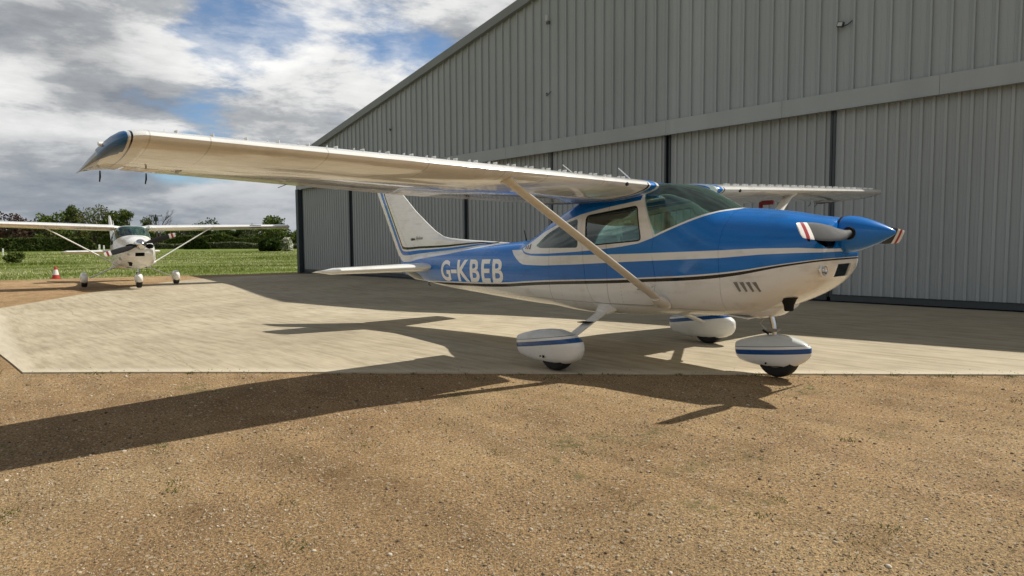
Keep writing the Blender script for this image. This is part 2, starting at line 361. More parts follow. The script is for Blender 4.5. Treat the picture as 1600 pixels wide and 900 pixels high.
_X=[s[0] for s in ST];_C=[[s[k] for s in ST] for k in range(1,7)];_M=[_mono(_X,c) for c in _C]
def sec(x):
    x=min(max(x,_X[0]),_X[-1]);i=0
    while i<len(_X)-2 and x>_X[i+1]:i+=1
    h=_X[i+1]-_X[i];t=(x-_X[i])/h;o=[]
    for c,m in zip(_C,_M):
        o.append((2*t**3-3*t*t+1)*c[i]+(t**3-2*t*t+t)*h*m[i]+(-2*t**3+3*t*t)*c[i+1]+(t**3-t*t)*h*m[i+1])
    return o
def side_y(x,z):
    T,B,W,zm,pt,pb=sec(x)
    u,p=((z-zm)/(T-zm),pt) if z>=zm else ((zm-z)/(zm-B),pb)
    if u>=1:return 0.
    return W*(1-u**p)**(1/p)

def fus_ring(x,off=0,n=64):
    T,B,W,zm,pt,pb=sec(x); out=[]
    for k in range(n):
        a=2*math.pi*k/n; c,s=math.cos(a),math.sin(a); p=pt if s>=0 else pb
        y=W*math.copysign(abs(c)**(2/p),c); z=zm+((T-zm) if s>=0 else (zm-B))*math.copysign(abs(s)**(2/p),s)
        if off:
            l=math.hypot(y,z-zm); q=max(l-off,.001)/l; y*=q; z=zm+(z-zm)*q
        out.append((x,y,z))
    return out
def fus_mesh(off=0,thick=.016,x0=None,x1=None,step=.04):
    x0=_X[0] if x0 is None else x0; x1=_X[-1] if x1 is None else x1
    n=int((x1-x0)/step); xs=[x0+(x1-x0)*i/n for i in range(n+1)]
    me=loft('shell',[fus_ring(x,off) for x in xs])
    o=bpy.data.objects.new('tmp',me); col.objects.link(o)
    for _ in range(2): me.materials.append(None)
    md=o.modifiers.new('s','SOLIDIFY'); md.thickness=thick; md.offset=-1; md.material_offset=1; md.use_even_offset=False
    dg=bpy.context.evaluated_depsgraph_get(); dg.update(); r=bpy.data.meshes.new_from_object(o.evaluated_get(dg)); bpy.data.objects.remove(o); return r
def ext(me,f):
    """keep only the part inside cutter f"""
    return boolean(me,[f],'INTERSECT')
# window and door outlines (x,z) in the airframe's own frame
P_WIND=[(.647,1.486),(.889,1.572),(1.119,1.662),(1.251,1.700),(1.335,1.718),(1.45,1.75),(1.45,2.3),(.43,2.3),(.45,1.95),(.485,1.86),(.568,1.671)]
P_DWIN=smooth_poly([(-.372,1.752),(.405,1.812),(.478,1.432),(-.345,1.398)],.055)
P_RWIN=smooth_poly([(-.512,1.728),(-.83,1.672),(-1.115,1.577),(-1.345,1.428),(-1.22,1.398),(-.478,1.384)],.05)
P_DOOR=smooth_poly([(-.44,1.84),(.452,1.90),(.545,1.70),(.640,1.46),(.606,1.3),(.655,1.0),(.60,.74),(-.27,.74),(-.36,.98),(-.41,1.4)],.05)
P_COWL=[(1.45,1.80),(1.40,1.70),(1.375,1.5),(1.372,1.313),(1.399,1.006),(1.384,.5),(3,.5),(3,1.8)]
AIRF=[(0,0),(.006,.012),(.0125,.0195),(.025,.028),(.05,.0395),(.1,.054),(.15,.063),(.2,.069),(.3,.0755),(.4,.075),(.5,.069),(.6,.060),(.7,.048),(.8,.034),(.9,.019),(1.0,.002)]
def airfoil(f0,f1,sym=False,n=26):
    """upper then lower points (t,h) between chord fractions"""
    def up(t): 
        for (a,b_),(c,d) in zip(AIRF,AIRF[1:]):
            if a<=t<=c: return b_+(d-b_)*(t-a)/(c-a)
        return .002
    ts=[f0+(f1-f0)*(1-math.cos(math.pi*k/n))/2 if f0>0 else f1*(k/n)**1.8 for k in range(n+1)]
    cam=lambda t: 0 if sym else .04*t*(1-t)*.75
    top=[(t,up(t)*(1 if sym else .88)+cam(t)) for t in ts]; bot=[(t,-up(t)*(1 if sym else .72)+cam(t)*.4) for t in ts]
    return top+bot[::-1][:] if f0>0 else top+bot[::-1][:-1]
def wing_section(y,xle,xte,zle,zte,prof,th=1.0):
    c=xle-xte; out=[]
    for t,h in prof: out.append((xle-c*t,y,zle+(zte-zle)*t+h*c*th))
    return out
def wz(y): return 1.975+.0265*abs(y)
def wing_geo(y):
    a=abs(y)
    if a<=2.55: xle,xte=.70,-.93
    else:
        t=(a-2.55)/(5.2-2.55); xle=.70-.03*t; xte=-.93+.45*t
    return xle,xte
def wsec(y,prof,th=1.0,grow=0):
    xle,xte=wing_geo(y); return wing_section(y,xle+grow,xte-grow,wz(y),wz(y)-.06,prof,th)
def ngon_disc(bm,c,r,n=16,ax='y'):
    vs=[]
    for k in range(n):
        a=2*math.pi*k/n
        vs.append(bm.verts.new((c[0]+r*math.cos(a),c[1],c[2]+r*math.sin(a)) if ax=='y' else (c[0],c[1]+r*math.cos(a),c[2]+r*math.sin(a))))
    return bm.faces.new(vs)
def lathe(name,prof,ms,parent=None,n=32,axis='y',c=(0,0,0),smooth=35):
    """prof: (along axis, radius)"""
    rings=[]
    for a,r in prof:
        ring=[]
        for k in range(n):
            t=2*math.pi*k/n; u,v=r*math.cos(t),r*math.sin(t)
            ring.append({'y':(c[0]+u,c[1]+a,c[2]+v),'x':(c[0]+a,c[1]+u,c[2]+v),'z':(c[0]+u,c[1]+v,c[2]+a)}[axis])
        rings.append(ring)
    return link(name,loft(name,rings),parent,[ms],smooth)
def text_mesh(s,size,bold=.0,shear=0,space=1.0,sub=0,xscale=1.0):
    cu=bpy.data.curves.new('t','FONT'); cu.body=s; cu.size=size; cu.offset=bold; cu.shear=shear; cu.space_character=space; cu.resolution_u=6
    o=bpy.data.objects.new('t',cu); col.objects.link(o); dg=bpy.context.evaluated_depsgraph_get(); dg.update()
    me=bpy.data.meshes.new_from_object(o.evaluated_get(dg)); bpy.data.objects.remove(o)
    bm=bmesh.new(); bm.from_mesh(me); bmesh.ops.triangulate(bm,faces=bm.faces)
    for _ in range(sub):
        E=[e for e in bm.edges if e.calc_length()>.06]
        if not E: break
        bmesh.ops.subdivide_edges(bm,edges=E,cuts=1); bmesh.ops.triangulate(bm,faces=bm.faces)
    bm.to_mesh(me); bm.free(); return me
def fit_text(me,x0,x1,z0,z1):
    co=[v.co.copy() for v in me.vertices]; ax=min(c.x for c in co); bx=max(c.x for c in co); ay=min(c.y for c in co); by=max(c.y for c in co)
    return [((c.x-ax)/(bx-ax)*(x1-x0)+x0,(c.y-ay)/(by-ay)*(z1-z0)+z0) for c in co]
def wheel_pant(name,prof,ms,parent,yc,fn=28):
    """prof: list of (x, zbottom, ztop, halfwidth)"""
    rings=[]
    for x,zb,zt,hw in prof:
        zc=(zb+zt)/2; h=(zt-zb)/2; ring=[]
        for k in range(fn):
            a=2*math.pi*k/fn; c_,s_=math.cos(a),math.sin(a); p=2.6
            ring.append((x,yc+hw*math.copysign(abs(c_)**(2/(p+.5)),c_),zc+h*math.copysign(abs(s_)**(2/p),s_)))
        rings.append(ring)
    return link(name,loft(name,rings),parent,[ms],60)
def wheel(parent,x,y,zc,r,wd):
    t=lathe('wheel',[(-wd/2,.03),(-wd/2,r*.55),(-wd/2+.005,r*.6),(-wd/2*1.05,r*.82),(-wd/2*.8,r*.95),(-wd/4,r*.995),(0,r),(wd/4,r*.995),(wd/2*.8,r*.95),(wd/2*1.05,r*.82),(wd/2-.005,r*.6),(wd/2,r*.55),(wd/2,.03)],M['black'],parent,c=(x,y,zc),smooth=50)
    lathe('rim',[(-wd/2-.012,.02),(-wd/2-.012,r*.3),(-wd/2-.004,r*.5),(wd/2+.004,r*.5),(wd/2+.012,r*.3),(wd/2+.012,.02)],M['steel'],t,c=(x,y,zc))
    return t
def build_aircraft(rootname,MM,cowl2=False):
    root=bpy.data.objects.new(rootname,None); col.objects.link(root); root.empty_display_size=.5
    rnd=random.Random(5)
    # fuselage shell and everything cut out of it
    full=fus_mesh(0,.016)
    c_w=prism(P_WIND,-1,1); cuts=[]
    def side(poly,s,d=0): return prism(offset_poly(poly,d) if d else poly,s*.22,s*1.2)
    rearcut=bmesh.new(); 
    vs=[(-1.72,-.24),(-1.72,.24),(-1.02,.34),(-1.02,-.34)]
    a=[rearcut.verts.new((x,y,1.40)) for x,y in vs]; b_=[rearcut.verts.new((x,y,2.3)) for x,y in vs]
    rearcut.faces.new(a); rearcut.faces.new(b_[::-1])
    for i in range(4): rearcut.faces.new((a[i],a[(i+1)%4],b_[(i+1)%4],b_[i]))
    bmesh.ops.recalc_face_normals(rearcut,faces=rearcut.faces); c_r=bpy.data.meshes.new('c'); rearcut.to_mesh(c_r); rearcut.free()
    body=boolean(full,[c_w,c_r,prism(offset_poly(P_COWL,.003),-1,1)]+[side(P_DOOR,s,.003) for s in (-1,1)]+[side(P_RWIN,s) for s in (-1,1)])
    fo=link('fuselage',body,root); body.materials.clear(); body.materials.append(MM['livery']); body.materials.append(M['interior']); body.shade_smooth(); body.set_sharp_from_angle(angle=R(32))
    def finish(me,mats,name,par):
        if name=='window_seal':
            bm=bmesh.new(); bm.from_mesh(me); left=set(bm.verts); isl=[]
            while left:
                st=[left.pop()]; cur=set(st)
                while st:
                    v=st.pop()
                    for e in v.link_edges:
                        q=e.other_vert(v)
                        if q in left: left.discard(q); cur.add(q); st.append(q)
                isl.append(cur)
            isl.sort(key=len); bmesh.ops.delete(bm,geom=[v for c in isl[:-1] for v in c],context='VERTS'); bm.to_mesh(me); bm.free()
        me.materials.clear()
        for q in mats: me.materials.append(q)
        o=link(name,me,par); me.shade_smooth(); me.set_sharp_from_angle(angle=R(32)); return o
    thin=fus_mesh(.006,.004,x0=-2.2,x1=1.6)
    finish(ext(thin,prism(P_WIND,-1,1)),[M['screen'],M['screen']],'windshield',root)
    finish(ext(thin,c_r.copy()),[M['glass'],M['glass']],'rear_window',root)
    seal=fus_mesh(-.0015,.006,x0=-2.2,x1=1.6)
    # windscreen centre brace and posts
    tube('windshield_brace',[(1.28,0,1.70),(.60,0,1.99)],.012,M['dark'],fo)
    for s in (-1,1):
        dr=boolean(ext(full,side(P_DOOR,s,-.002)),[side(P_DWIN,s)])
        d=finish(dr,[MM['livery'],M['interior']],'door',root)
        finish(ext(thin,side(P_DWIN,s)),[M['glass'],M['glass']],'door_window',d)
        finish(ext(thin,side(P_RWIN,s)),[M['glass'],M['glass']],'side_window',root)
        q_=prism(offset_poly(P_RWIN,-.011),-2,2); finish(boolean(ext(seal,side(P_RWIN,s,.003)),[q_]),[M['dark'],M['dark']],'window_seal',fo)
        q_=prism(offset_poly(P_DWIN,-.011),-2,2); finish(boolean(ext(seal,side(P_DWIN,s,.003)),[q_]),[M['dark'],M['dark']],'window_seal',d)
        yh=s*(side_y(.50,.90)+.006)
        tube('door_handle',[(.42,s*(side_y(.42,.92)+.012),.915),(.56,s*(side_y(.56,.93)+.012),.925)],[.007,.010],M['steel'],d)
        tube('door_latch',[(.60,s*(side_y(.60,.96)),.96),(.60,s*(side_y(.60,.96)+.02),.96)],.022,M['white'],d)
        for k in range(3):   # cabin air louvres behind the rear side window
            xx=-1.50-.052*k; zz=1.425-.006*k; h_=.034-.008*k
            vv=[(xx,zz-h_),(xx+.030-.006*k,zz-h_),(xx+.012,zz+h_),(xx-.006,zz+h_)]
            V=[(x,s*(side_y(x,z)+.003),z) for x,z in vv]+[(x,s*(side_y(x,z)-.01),z) for x,z in vv]
            link('air_louvre',fixn(mesh('air_louvre',V,[(0,1,2,3),(7,6,5,4),(0,4,5,1),(1,5,6,2),(2,6,7,3),(3,7,4,0)])),fo,[M['dark']])
    # cowling
    cw=ext(full,prism(P_COWL,-1,1))
    cc=[]
    def xcyl(y,z,ry,rz,x0=2.18,x1=2.6,n=20):
        me=loft('c',[[ (x,y+ry*math.cos(2*math.pi*k/n),z+rz*math.sin(2*math.pi*k/n)) for k in range(n)] for x in (x0,x1)]); return me
    for s in (-1,1): cc.append(xcyl(s*.265,1.355,.125,.078) if cowl2 else xcyl(s*.275,1.365,.100,.070))
    bm=bmesh.new(); box_bm(bm,Vector((2.34,-.02,1.095)),(.5,.26,.115)); me=bpy.data.meshes.new('c'); bm.to_mesh(me); bm.free(); cc.append(me)
    cw=boolean(cw,cc); co_=finish(cw,[MM['livery'],M['dark']],'cowling',root)
    for s in (-1,1): link('air_inlet',loft('air_inlet',[[(x,s*.275+q*.100*math.cos(2*math.pi*k/20),1.365+q*.070*math.sin(2*math.pi*k/20)) for k in range(20)] for x,q in ((2.20,1.15),(2.15,1.15),(2.14,.8))]),co_,[M['dark']])
    box('oil_cooler_duct',(2.14,-.02,1.095),(.05,.34,.2),M['dark'],co_)
    box('dark_cowl_panel',(2.02,0,1.25),(.02,.6,.55),M['dark'],co_)  # near-black panel added inside the cowl so its openings look dark
    def side_patch(name,quad,s,ms,par,off=.007):
        V=[(x,s*(side_y(x,z)+off),z) for x,z in quad]+[(x,s*(side_y(x,z)-.012),z) for x,z in quad]; n=len(quad)
        return link(name,fixn(mesh(name,V,[tuple(range(n)),tuple(range(2*n-1,n-1,-1))]+[(i,(i+1)%n,(i+1)%n+n,i+n) for i in range(n)])),par,[ms])
    for s in (-1,1):
        for k in range(4):
            xx=1.535+.060*k; side_patch('cowl_louvre',[(xx,1.002),(xx+.034,1.006),(xx+.066,.918),(xx+.052,.912)],s,M['louv'],co_,.009)
            V=[];
            tube('louvre_lip',[(xx-.004,s*(side_y(xx-.004,1.0)+.008),1.0),(xx+.046,s*(side_y(xx+.046,.915)+.012),.915)],.0045,MM['white'],co_,8)
    xl=2.0
    while side_y(xl,1.105)>.325 and xl<2.33: xl+=.002
    lathe('landing_light',[(0,.004),(.012,.022),(.020,.026),(.024,.030),(.024,.036),(-.02,.038)],M['chrome'],co_,axis='x',c=(xl-.004,-.325,1.105),n=20).rotation_euler=(0,0,0)
    lathe('landing_light_bezel',[(-.01,.062),(.004,.060),(.006,.050),(-.012,.045)],MM['white'],co_,axis='x',c=(xl-.002,-.318,1.105),n=24)
    # exhaust and belly
    lathe('exhaust_pipe',[(-.075,.034),(-.07,.040),(-.02,.046),(.035,.070),(.05,.085),(.06,.05)],M['dark'],root,axis='z',c=(1.93,-.245,.80)).rotation_euler=(0,0,0)
    bl=loft('belly',[[ (x,hw*math.cos(2*math.pi*k/20),zc+hh*math.sin(2*math.pi*k/20)) for k in range(20)] for x,hw,zc,hh in ((1.25,.10,.70,.06),(1.38,.20,.69,.07),(1.55,.24,.69,.075),(1.72,.22,.72,.07),(1.84,.14,.77,.05))])
    link('cowl_flap_fairing',bl,root,[MM['white']],50)
    for s in (-1,1): box('cowl_flap',(1.42,s*.22,.652),(.26,.17,.012),MM['white'],root,Matrix.Rotation(R(7),3,'Y'))
    # spinner, propeller
    HX,HZ=2.425,1.412
    if cowl2: spm=M['chrome']
    else: spm=M['blue']
    sp=[(-.092,.158),(-.088,.163),(-.05,.163),(.0,.158),(.06,.143),(.12,.121),(.18,.095),(.24,.065),(.29,.036),(.318,.015),(.325,.003)]
    if cowl2: sp=[(-.085,.165),(-.08,.172),(-.03,.168),(.03,.150),(.08,.125),(.13,.088),(.16,.050),(.172,.02),(.175,.003)]
    spo=lathe('spinner',[(-.09,.01)]+sp,spm,root,axis='x',c=(HX,0,HZ),n=40,smooth=60)
    lathe('spinner_backplate',[(-.108,.02),(-.108,.161),(-.093,.161),(-.092,.02)],M['navy'] if not cowl2 else M['chrome'],root,axis='x',c=(HX,0,HZ),n=40)
    ANG=R(MM['prop_angle'])
    for sgn in (1,-1):
        rings=[]; st=[(.13,.040,.036,60),(.17,.040,.034,58),(.23,.055,.026,50),(.31,.088,.018,42),(.43,.108,.014,33),(.58,.112,.011,26),(.74,.108,.0085,21),(.850,.100,.007,21),(.850,.100,.007,21),(.915,.096,.0065,20),(.915,.096,.0065,20),(.975,.091,.0055,19.6),(.975,.091,.0055,19.5),(1.015,.086,.005,19),(1.034,.078,.0045,19),(1.042,.055,.004,19)]
        for r_,hw,th,tw in st:
            if sgn==-1 and 0: pass
            tw=-R((tw+4)*(.45 if cowl2 else 1)); ring=[]
            for k in range(16):
                a=2*math.pi*k/16; u=hw*math.cos(a)*.78-.01; v=th*math.sin(a)
                # chord lies across the blade; tilted by pitch about the blade axis
                cz=u*math.cos(tw)-v*math.sin(tw); cx=u*math.sin(tw)+v*math.cos(tw)
                p=Vector((cx,r_,-cz))
                if sgn==-1: p=Vector((p.x,-p.y,-p.z))
                q=Matrix.Rotation(-ANG,3,'X')@p
                ring.append((HX+q.x-.0,q.y,HZ+q.z))
            rings.append((r_,ring))
        rl=[q for _,q in rings]; rr_=[q for q,_ in rings]; i0=rr_.index(.850); rings_=[rl[:i0+1],rl[i0+1:i0+3],rl[i0+3:i0+5],rl[i0+5:]]
        b0=link('propeller_blade',loft('propeller_blade',rings_[0]),root,[M['prop']],50)
        link('blade_tip_stripe',loft('blade_tip_stripe',rings_[1]),b0,[M['tipwhite']],50)
        link('blade_tip_stripe',loft('blade_tip_stripe',rings_[2]),b0,[M['tipred']],50)
        link('blade_tip_stripe',loft('blade_tip_stripe',rings_[3]),b0,[M['tipwhite']],50)
        q=Matrix.Rotation(-ANG,3,'X')@Vector((0,sgn*.13,0))
        tube('blade_cuff',[(HX,q.y*.9,HZ+q.z*.9),(HX,q.y*1.22,HZ+q.z*1.22)],[.062,.054],M['dark'],spo,20)
    # wings
    prof=airfoil(0,.74); ctl=airfoil(.748,1.0,n=10); fullp=airfoil(0,1.0)
    for s in (-1,1):
        ys=[.52+(5.2-.52)*k/36 for k in range(37)]; ys=sorted(set(ys+[2.55]))
        wg=link('wing',loft('wing',[wsec(s*y,prof) for y in ys]),root,[MM['wing']],40)
        link('flap',loft('flap',[wsec(s*y,ctl) for y in [.66+.25*k*(2.86-.66)/2.2/1.0*.4 for k in range(0)]+[.66,1.2,1.8,2.4,2.55,2.86]]),wg,[MM['control']],40)
        link('aileron',loft('aileron',[wsec(s*y,ctl) for y in (2.88,3.5,4.2,4.8,5.18)]),wg,[MM['control']],40)
        for y in (3.15,4.05,4.85):
            xle,xte=wing_geo(y); tube('control_hinge',[(xte+.42,s*y,wz(y)-.075),(xte+.30,s*y,wz(y)-.083)],.012,M['steel'],wg,8)
        # trailing static wicks / tie rods under the tip
        tips=[(5.2,0,0,0,1.0),(5.25,.012,.0,.0,.98),(5.30,.05,.0,.004,.92),(5.335,.13,.0,.010,.84),(5.365,.27,.0,.016,.74),(5.39,.47,.0,.022,.62),(5.41,.70,.0,.028,.48),(5.425,.92,.0,.032,.34),(5.435,1.04,.01,.035,.22)]
        rings=[]
        for y,dl,dt,dz,th in tips:
            xle,xte=wing_geo(5.2); rings.append(wing_section(s*y,xle-dl,xte-.0-dt,wz(5.2)-.02*(y-5.2)/.3-dz-.0+.00*dl-.06*dl/1.12,wz(5.2)-.06-dz,fullp,th*1.0*(1.13/(max(.05,1.14-dl)))**.55))
        tp=link('wing_tip',loft('wing_tip',rings),wg,[MM['tip']],45)
        # blue lens of the navigation light: same skin, a little proud, front part only
        def lens_ring(y,dl,dz,th,f0,f1,gr,n=7):
            xle,xte=wing_geo(5.2); xle-=dl; c=xle-xte; out=[]
            zle=wz(5.2)-.02*(y-5.2)/.3-dz-.06*dl/1.12; zte=wz(5.2)-.06-dz; tf=th*(1.13/(max(.05,1.14-dl)))**.55
            P=[(t,h) for t,h in fullp if f0<=t<=f1]
            return [(xle-c*t+gr*.6*(1-t*3),s*(y+gr),zle+(zte-zle)*t+h*c*tf*1.05) for t,h in P]
        LR=[lens_ring(5.285,.035,.003,.94,0,.20,.003),lens_ring(5.30,.05,.004,.92,0,.25,.004),lens_ring(5.335,.13,.010,.84,0,.30,.004),lens_ring(5.365,.27,.016,.74,0,.28,.004),lens_ring(5.385,.42,.02,.64,0,.22,.003)]
        n_=min(len(r) for r in LR); LR=[r[:n_//2]+r[-(n_-n_//2):] for r in LR]
        if not cowl2:
            link('navigation_light_lens',loft('navigation_light_lens',LR),wg,[M['lensd']],60)
            tube('navigation_light',[(.30,s*5.35,wz(5.2)-.015),(.31,s*5.393,wz(5.2)-.010)],[.020,.012],M['white'],wg,12)
            for xx,yy in ((-.40,5.30),(-.38,5.02)):
                tube('static_wick',[(xx,s*yy,wz(yy)-.085),(xx-.01,s*yy,wz(yy)-.125),(xx-.05,s*yy,wz(yy)-.155)],[.004,.006,.004],M['dark'],wg,8)
            tube('static_wick',[(-.62,s*3.9,wz(4)-.065),(-.72,s*3.95,wz(4)-.09)],.003,M['dark'],wg,6)
            # vortex generators: pairs of little blades just behind the leading edge
            for k in range(21):
                yy=.92+k*.205
                for dy,rz in ((0,12),(.065,-12)):
                    xle,_=wing_geo(yy); t=.085; zz=wz(yy)-.06*t+.0465*(xle-_)
                    bm=bmesh.new(); box_bm(bm,Vector((xle-t*(xle-_),s*(yy+dy),zz+.005)),(.045,.003,.017),Matrix.Rotation(R(rz),3,'Z'))
                    me=bpy.data.meshes.new('vortex_generator'); bm.to_mesh(me); bm.free(); link('vortex_generator',me,wg,[M['white']])
            tube('stall_vent',[(.705,s*1.02,wz(1)-.012),(.69,s*1.02,wz(1)-.012)],[.018,.02],M['dark'],wg,12)
        # root cuff
        rr=[(.28,.36,.62),(.47,.42,.82),(.53,.67,1.0),(.56,.703,1.02),(.6,.703,1.02),(.66,.703,1.02),(.7,.703,1.02)]
        link('wing_root_cuff',loft('wing_root_cuff',[wing_section(s*y,xl_,-.985,wz(.6),wz(.6)-.06,fullp,t_*1.63/(xl_+.985)*1.0) for y,xl_,t_ in rr]),wg,[MM['cuff']],50)
        # lift strut
        A=Vector((.735,s*.53,.765)); B=Vector((.56,s*2.46,wz(2.46)-.045)); ax=(B-A).normalized(); u=(Vector((1,0,0))-ax*ax.x).normalized(); v=ax.cross(u)
        rings=[]
        for t,q in ((0,1),(.03,1),(.5,1),(.95,1),(.97,1.12),(1.0,1.6)):
            P_=A.lerp(B,t); rings.append([P_+u*(.066*q*math.cos(2*math.pi*k/20))+v*(.021*q*math.sin(2*math.pi*k/20)) for k in range(20)])
        so=link('wing_strut',loft('wing_strut',rings),root,[MM['strut']],60)
        rings=[]
        for t,q in ((-.035,.25),(-.02,.75),(0,1.0),(.035,1.0),(.06,.75)):
            P_=A.lerp(B,t); rings.append([P_+u*(.088*q*math.cos(2*math.pi*k/20))+v*(.050*q*math.sin(2*math.pi*k/20)) for k in range(20)])
        link('strut_fairing',loft('strut_fairing',rings),so,[MM['strut']],60)
        # main leg and wheel
        gy=s*1.385; bz=MM['contact'][0 if s<0 else 1]; zc=bz+.212
        L0=Vector((-.13,s*.40,.70)); L1=Vector((.0,s*1.22,zc+.09)); rings=[]
        axl=(L1-L0).normalized(); u=(Vector((1,0,0))-axl*axl.x).normalized(); v=axl.cross(u)
        for t,q in ((0,1.1),(.3,1.0),(.7,.88),(1,.8)):
            P_=L0.lerp(L1,t); rings.append([P_+u*(.075*q*math.cos(2*math.pi*k/18))+v*(.024*q*math.sin(2*math.pi*k/18)) for k in range(18)])
        lg=link('main_gear_leg',loft('main_gear_leg',rings),root,[MM['white']],60)
        rings=[]
        for t,q in ((-.05,1.9),(.07,1.75),(.15,1.35),(.22,1.06)):
            P_=L0.lerp(L1,t); rings.append([P_+u*(.078*q*math.cos(2*math.pi*k/18))+v*(.040*q*math.sin(2*math.pi*k/18)) for k in range(18)])
        link('leg_fairing',loft('leg_fairing',rings),lg,[MM['white']],60)
        if not cowl2:
            P_=L0.lerp(L1,.60); box('entry_step',P_+Vector((.0,s*.0,.035)),(.15,.10,.008),M['dark'],lg)
        wheel(root,0,gy,zc,.212,.16)
        D=bz-.113+MM.get('up',0)
        pr=[(-.610,.335,.425,.030),(-.605,.30,.435,.042),(-.585,.26,.445,.055),(-.54,.226,.460,.072),(-.45,.212,.482,.090),(-.37,.198,.502,.104),(-.27,.186,.520,.116),(-.1,.184,.540,.125),(.04,.186,.543,.125),(.15,.192,.525,.118),(.24,.212,.50,.104),(.305,.240,.472,.085),(.345,.278,.447,.060),(.365,.315,.425,.038),(.372,.345,.405,.018)]
        pn=wheel_pant('wheel_fairing',[(x,a+D,b_+D,h_*(.88 if cowl2 else 1)) for x,a,b_,h_ in pr],MM['pant'],root,gy)
        if s<0 and not cowl2:
            box('inspection_hole',(-.075,gy-.1255,.262),(.026,.004,.026),M['dark'],pn); tube('jacking_point',[(-.125,gy-.120,.262),(-.125,gy-.128,.262)],.008,M['dark'],pn,10)
    # nose gear
    nb=MM['contact'][2]; zc=nb+.20; nx=1.69
    wheel(root,nx,0,zc,.20,.15)
    D=nb-.044+MM.get('up',0)
    pr=[(1.243,.265,.352,.030),(1.248,.235,.360,.044),(1.262,.205,.368,.055),(1.295,.176,.382,.068),(1.37,.158,.405,.086),(1.45,.146,.428,.100),(1.56,.136,.452,.112),(1.68,.134,.462,.115),(1.78,.144,.455,.110),(1.87,.168,.434,.094),(1.94,.205,.408,.074),(1.985,.245,.385,.052),(2.008,.28,.362,.030),(2.015,.305,.340,.015)]
    npn=wheel_pant('nose_wheel_fairing',[(x,a+D,b_+D,h_) for x,a,b_,h_ in pr],MM['npant'],root,0)
    if not cowl2: tube('jacking_point',[(1.62,-.110,.185),(1.62,-.119,.185)],.010,M['dark'],npn,10)
    ol=tube('nose_oleo',[(1.60,0,.74),(1.645,0,.56),(1.66,0,.44)],[.030,.030,.022],M['chrome'],root,16)
    tube('oleo_sleeve',[(1.595,0,.76),(1.615,0,.655)],[.045,.045],M['dark'],ol,16)
    tube('torque_link',[(1.57,0,.66),(1.50,0,.56),(1.62,0,.47)],[.010,.012,.010],M['steel'],ol,8)
    box('oleo_collar',(1.648,0,.505),(.10,.09,.03),M['steel'],ol,bev=.006)
    tube('steering_damper',[(1.62,-.05,.47),(1.56,-.05,.50)],.012,M['dark'],ol,8)
    # tailplane
    sp_=airfoil(0,.60,True); ep=airfoil(.607,1.0,True,n=10); fp=airfoil(0,1,True)
    def tsec(y,p,th=.82):
        a=abs(y); t=min(1,a/1.60); xle=-4.22-.42*t; xte=-5.50-.02*t*0+.0*t
        if a>1.60: q=(a-1.6)/.13; xle-=.55*q**1.6
        return wing_section(y,xle,xte,1.165,1.155-.02,p,th*(1 if a<=1.6 else 1-.55*(a-1.6)/.13))
    for s in (-1,1):
        st=link('tailplane',loft('tailplane',[tsec(s*y,sp_) for y in (.03,.3,.8,1.2,1.6)]),root,[MM['white']],45)
        link('elevator',loft('elevator',[tsec(s*y,ep) for y in (.12,.3,.8,1.2,1.6)]),st,[MM['stabctl']],45)
        link('tailplane_tip',loft('tailplane_tip',[tsec(s*y,fp) for y in (1.6,1.64,1.68,1.71,1.73)]),st,[MM['white']],50)
    # fin and rudder
    LE=[(1.05,-2.3),(1.47,-2.3),(1.50,-2.42),(1.513,-2.55),(1.571,-3.317),(1.62,-3.88),(1.664,-4.124),(1.76,-4.345),(1.891,-4.566),(2.139,-4.955),(2.45,-5.36),(2.60,-5.58),(2.66,-5.78),(2.675,-5.95)]
    def xle(z):
        for (a,b_),(c,d_) in zip(LE,LE[1:]):
            if a<=z<=c: return b_+(d_-b_)*(z-a)/(c-a)
        return LE[-1][1]
    def xte(z): return -5.632-.588*(z-1.386)
    def xh(z): return xte(z)+.40+.10*(2.675-z)/1.5
    def fin_ring(z,x0,x1,n=20,tm=.050,flatend=True):
        L=x0-x1; out=[]
        h0=xle(z)-xte(z)
        for k in range(n+1):
            t=k/n; x=x0-L*t; f=(xle(z)-x)/h0; d=max(0,xle(z)-x)
            th=min(.006+.075*d**.7,.055)*(min(1,(x-xte(z))/.42)*.95+.05)*(1 if z<2.5 else max(.25,1-(z-2.5)/.24))
            out.append((x,-th,z))
        return out+[(x,-y,z) for x,y,z in out[::-1]]
    zs=[1.20,1.35,1.44,1.47,1.485,1.5,1.515,1.54,1.571,1.60,1.63,1.664,1.70,1.76,1.82,1.891,1.97,2.05,2.139,2.25,2.35,2.45,2.53,2.60,2.64,2.66,2.675]
    fn=link('fin',loft('fin',[fin_ring(z,xle(z)-.002,xh(z)+.004) for z in zs]),root,[MM['fin']],45)
    zr=[1.02,1.1,1.25,1.4,1.55,1.7,1.9,2.1,2.3,2.45,2.56,2.62,2.66]
    ru=link('rudder',loft('rudder',[fin_ring(z,xh(z)-.004,xte(z),10) for z in zr]),root,[MM['fin']],45)
    link('tail_cone_fairing',loft('tail_cone_fairing',[[ (x,hw*math.cos(2*math.pi*k/20),zc+hh*math.sin(2*math.pi*k/20)) for k in range(20)] for x,hw,zc,hh in ((-4.55,.06,.96,.05),(-4.75,.105,1.0,.085),(-5.0,.095,1.03,.10),(-5.3,.06,1.10,.085),(-5.5,.03,1.17,.05))]),root,[MM['tailf']],50)
    tube('tail_tie_down',[(-4.62,0,.90),(-4.64,0,.845),(-4.58,0,.84)],.008,M['dark'],root,8)
